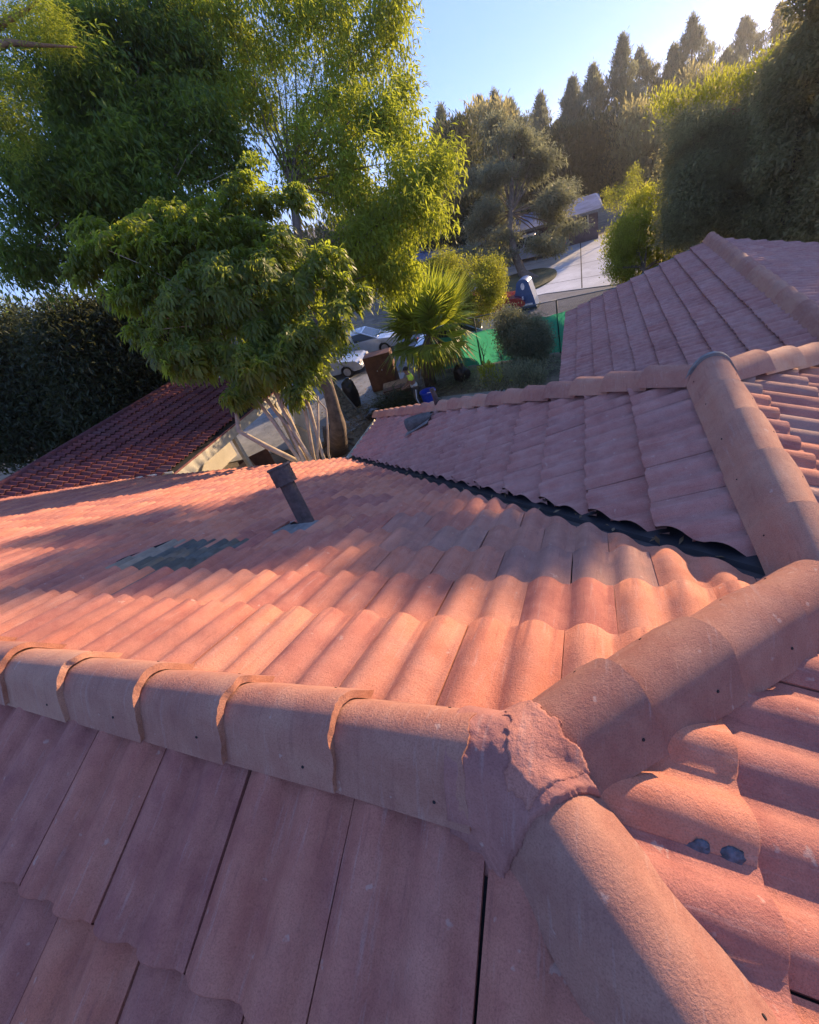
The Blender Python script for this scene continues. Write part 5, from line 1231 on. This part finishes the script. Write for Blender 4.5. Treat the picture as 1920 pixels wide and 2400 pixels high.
V_ = [(hx0, hy0, he), (hx1, hy0, he), (hx1, hy1, he), (hx0, hy1, he), (hx0 + 4, ym, hr_ + .1), (hx1 - .4, ym, hr_ + .1)]; V_ = [bm.verts.new(q) for q in V_]
for f in ((0, 1, 5, 4), (1, 2, 5), (2, 3, 4, 5), (3, 0, 4)): bm.faces.new([V_[i] for i in f])
bmesh.ops.solidify(bm, geom=bm.faces[:], thickness=.18); hpart('roof', bm, M['blueroof'])
bm = bmesh.new(); box(bm, ((hx0 + hx1) / 2, hy0 - .02, he - .07), (hx1 - hx0, .05, .2)); hpart('fascia_board', bm, M['ventgrey'])
for k in range(3):
    cx = -1.9 + k * .98; bm = bmesh.new(); box(bm, (cx, hy0 + .36, he - .55), (.92, .1, .82)); fr_ = hpart('window', bm, M['whitewood'])
    bm = bmesh.new(); box(bm, (cx, hy0 + .30, he - .55), (.74, .03, .64)); g_ = from_bm('pane', bm, M['glass'], fr_, False)
h2 = empty('house', (8, 62, GZ), 'second blue roofed house partly hidden by the round tree', 'house'); c = at_y(1610, 470, 50)
bm = bmesh.new(); V_ = [(c[0] - 4, 46, c[2] - .9), (c[0] + 9, 46, c[2] - .9), (c[0] + 9, 58, c[2] - .9), (c[0] - 4, 58, c[2] - .9), (c[0] - 1, 52, c[2] + 1.0), (c[0] + 6, 52, c[2] + 1.0)]; V_ = [bm.verts.new(q) for q in V_]
for f in ((0, 1, 5, 4), (1, 2, 5), (2, 3, 4, 5), (3, 0, 4)): bm.faces.new([V_[i] for i in f])
bmesh.ops.solidify(bm, geom=bm.faces[:], thickness=.18); to_loc(from_bm('roof', bm, M['blueroof'], h2, False), h2)
bm = bmesh.new(); box(bm, (c[0] + 2.5, 52, (GZ + c[2] - .9) / 2), (12, 11, c[2] - .9 - GZ)); to_loc(from_bm('wall', bm, M['darkwall'], h2, False), h2)
# far woods ringing the scene
def far_wood(az0, az1, dist, h0, h1, label, n=260):
    a = np.radians(rng.uniform(az0, az1, n)); d = dist + rng.uniform(-8, 14, n); z = GZ + rng.uniform(0, 1, n) ** .8 * rng.uniform(h0, h1, n)
    C = np.stack([np.sin(a) * d, np.cos(a) * d, z], 1); V, F, A = clumps(C, 60, 2.2, .8, .26, 'up')
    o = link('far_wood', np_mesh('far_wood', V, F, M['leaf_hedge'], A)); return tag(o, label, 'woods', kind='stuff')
far_wood(-20, 24, 82, 2, 7, 'dark distant wood below the skyline conifers', 1100)
far_wood(-75, -20, 62, 4, 7.5, 'dark distant wood at the left beyond the big trees', 700)


# ------------------------------------------------------------------ dry leaves caught in the valley
nl_ = 55; q = rng.random(nl_) ** 1.4; xx = XR + (HX - XR) * q; o_ = rng.normal(0, .05, nl_)
Pv = np.stack([xx + o_ * .7, AV - xx + o_ * .7, -MS * (AV - xx) + .03 + np.abs(o_) * .12], 1)
Dv = rand_unit(nl_); Dv[:, 2] = np.abs(Dv[:, 2]) * .3; Dv /= np.linalg.norm(Dv, axis=1, keepdims=True)
Vv, Fv, Av = leaves_mesh(Pv, Dv, .07 * rng.uniform(.4, 1.2, nl_), .018 * rng.uniform(.6, 1.3, nl_), .05, True, rng.random(nl_))
tag(link('leaf_litter', np_mesh('leaf_litter', Vv, Fv, M['leaf_dry'], Av)), 'dry leaves caught in the dark roof valley', 'leaf litter', kind='stuff')
# ------------------------------------------------------------------ air: scattering volume added to imitate veiling lens glare
bm = bmesh.new(); box(bm, (0, 0, 4.5), (640, 640, 24))
hm = bpy.data.materials.new('added_thin_haze'); hm.use_nodes = True; ht = hm.node_tree; ht.nodes.remove(ht.nodes['Principled BSDF'])
pv = ht.nodes.new('ShaderNodeVolumePrincipled'); pv.inputs['Color'].default_value = (.95, .96, 1, 1); pv.inputs['Density'].default_value = .00045; pv.inputs['Anisotropy'].default_value = .7
ht.links.new(pv.outputs[0], ht.nodes['Material Output'].inputs['Volume'])
hz = from_bm('glare_haze', bm, [hm], None, False); hz['kind'] = 'stuff'
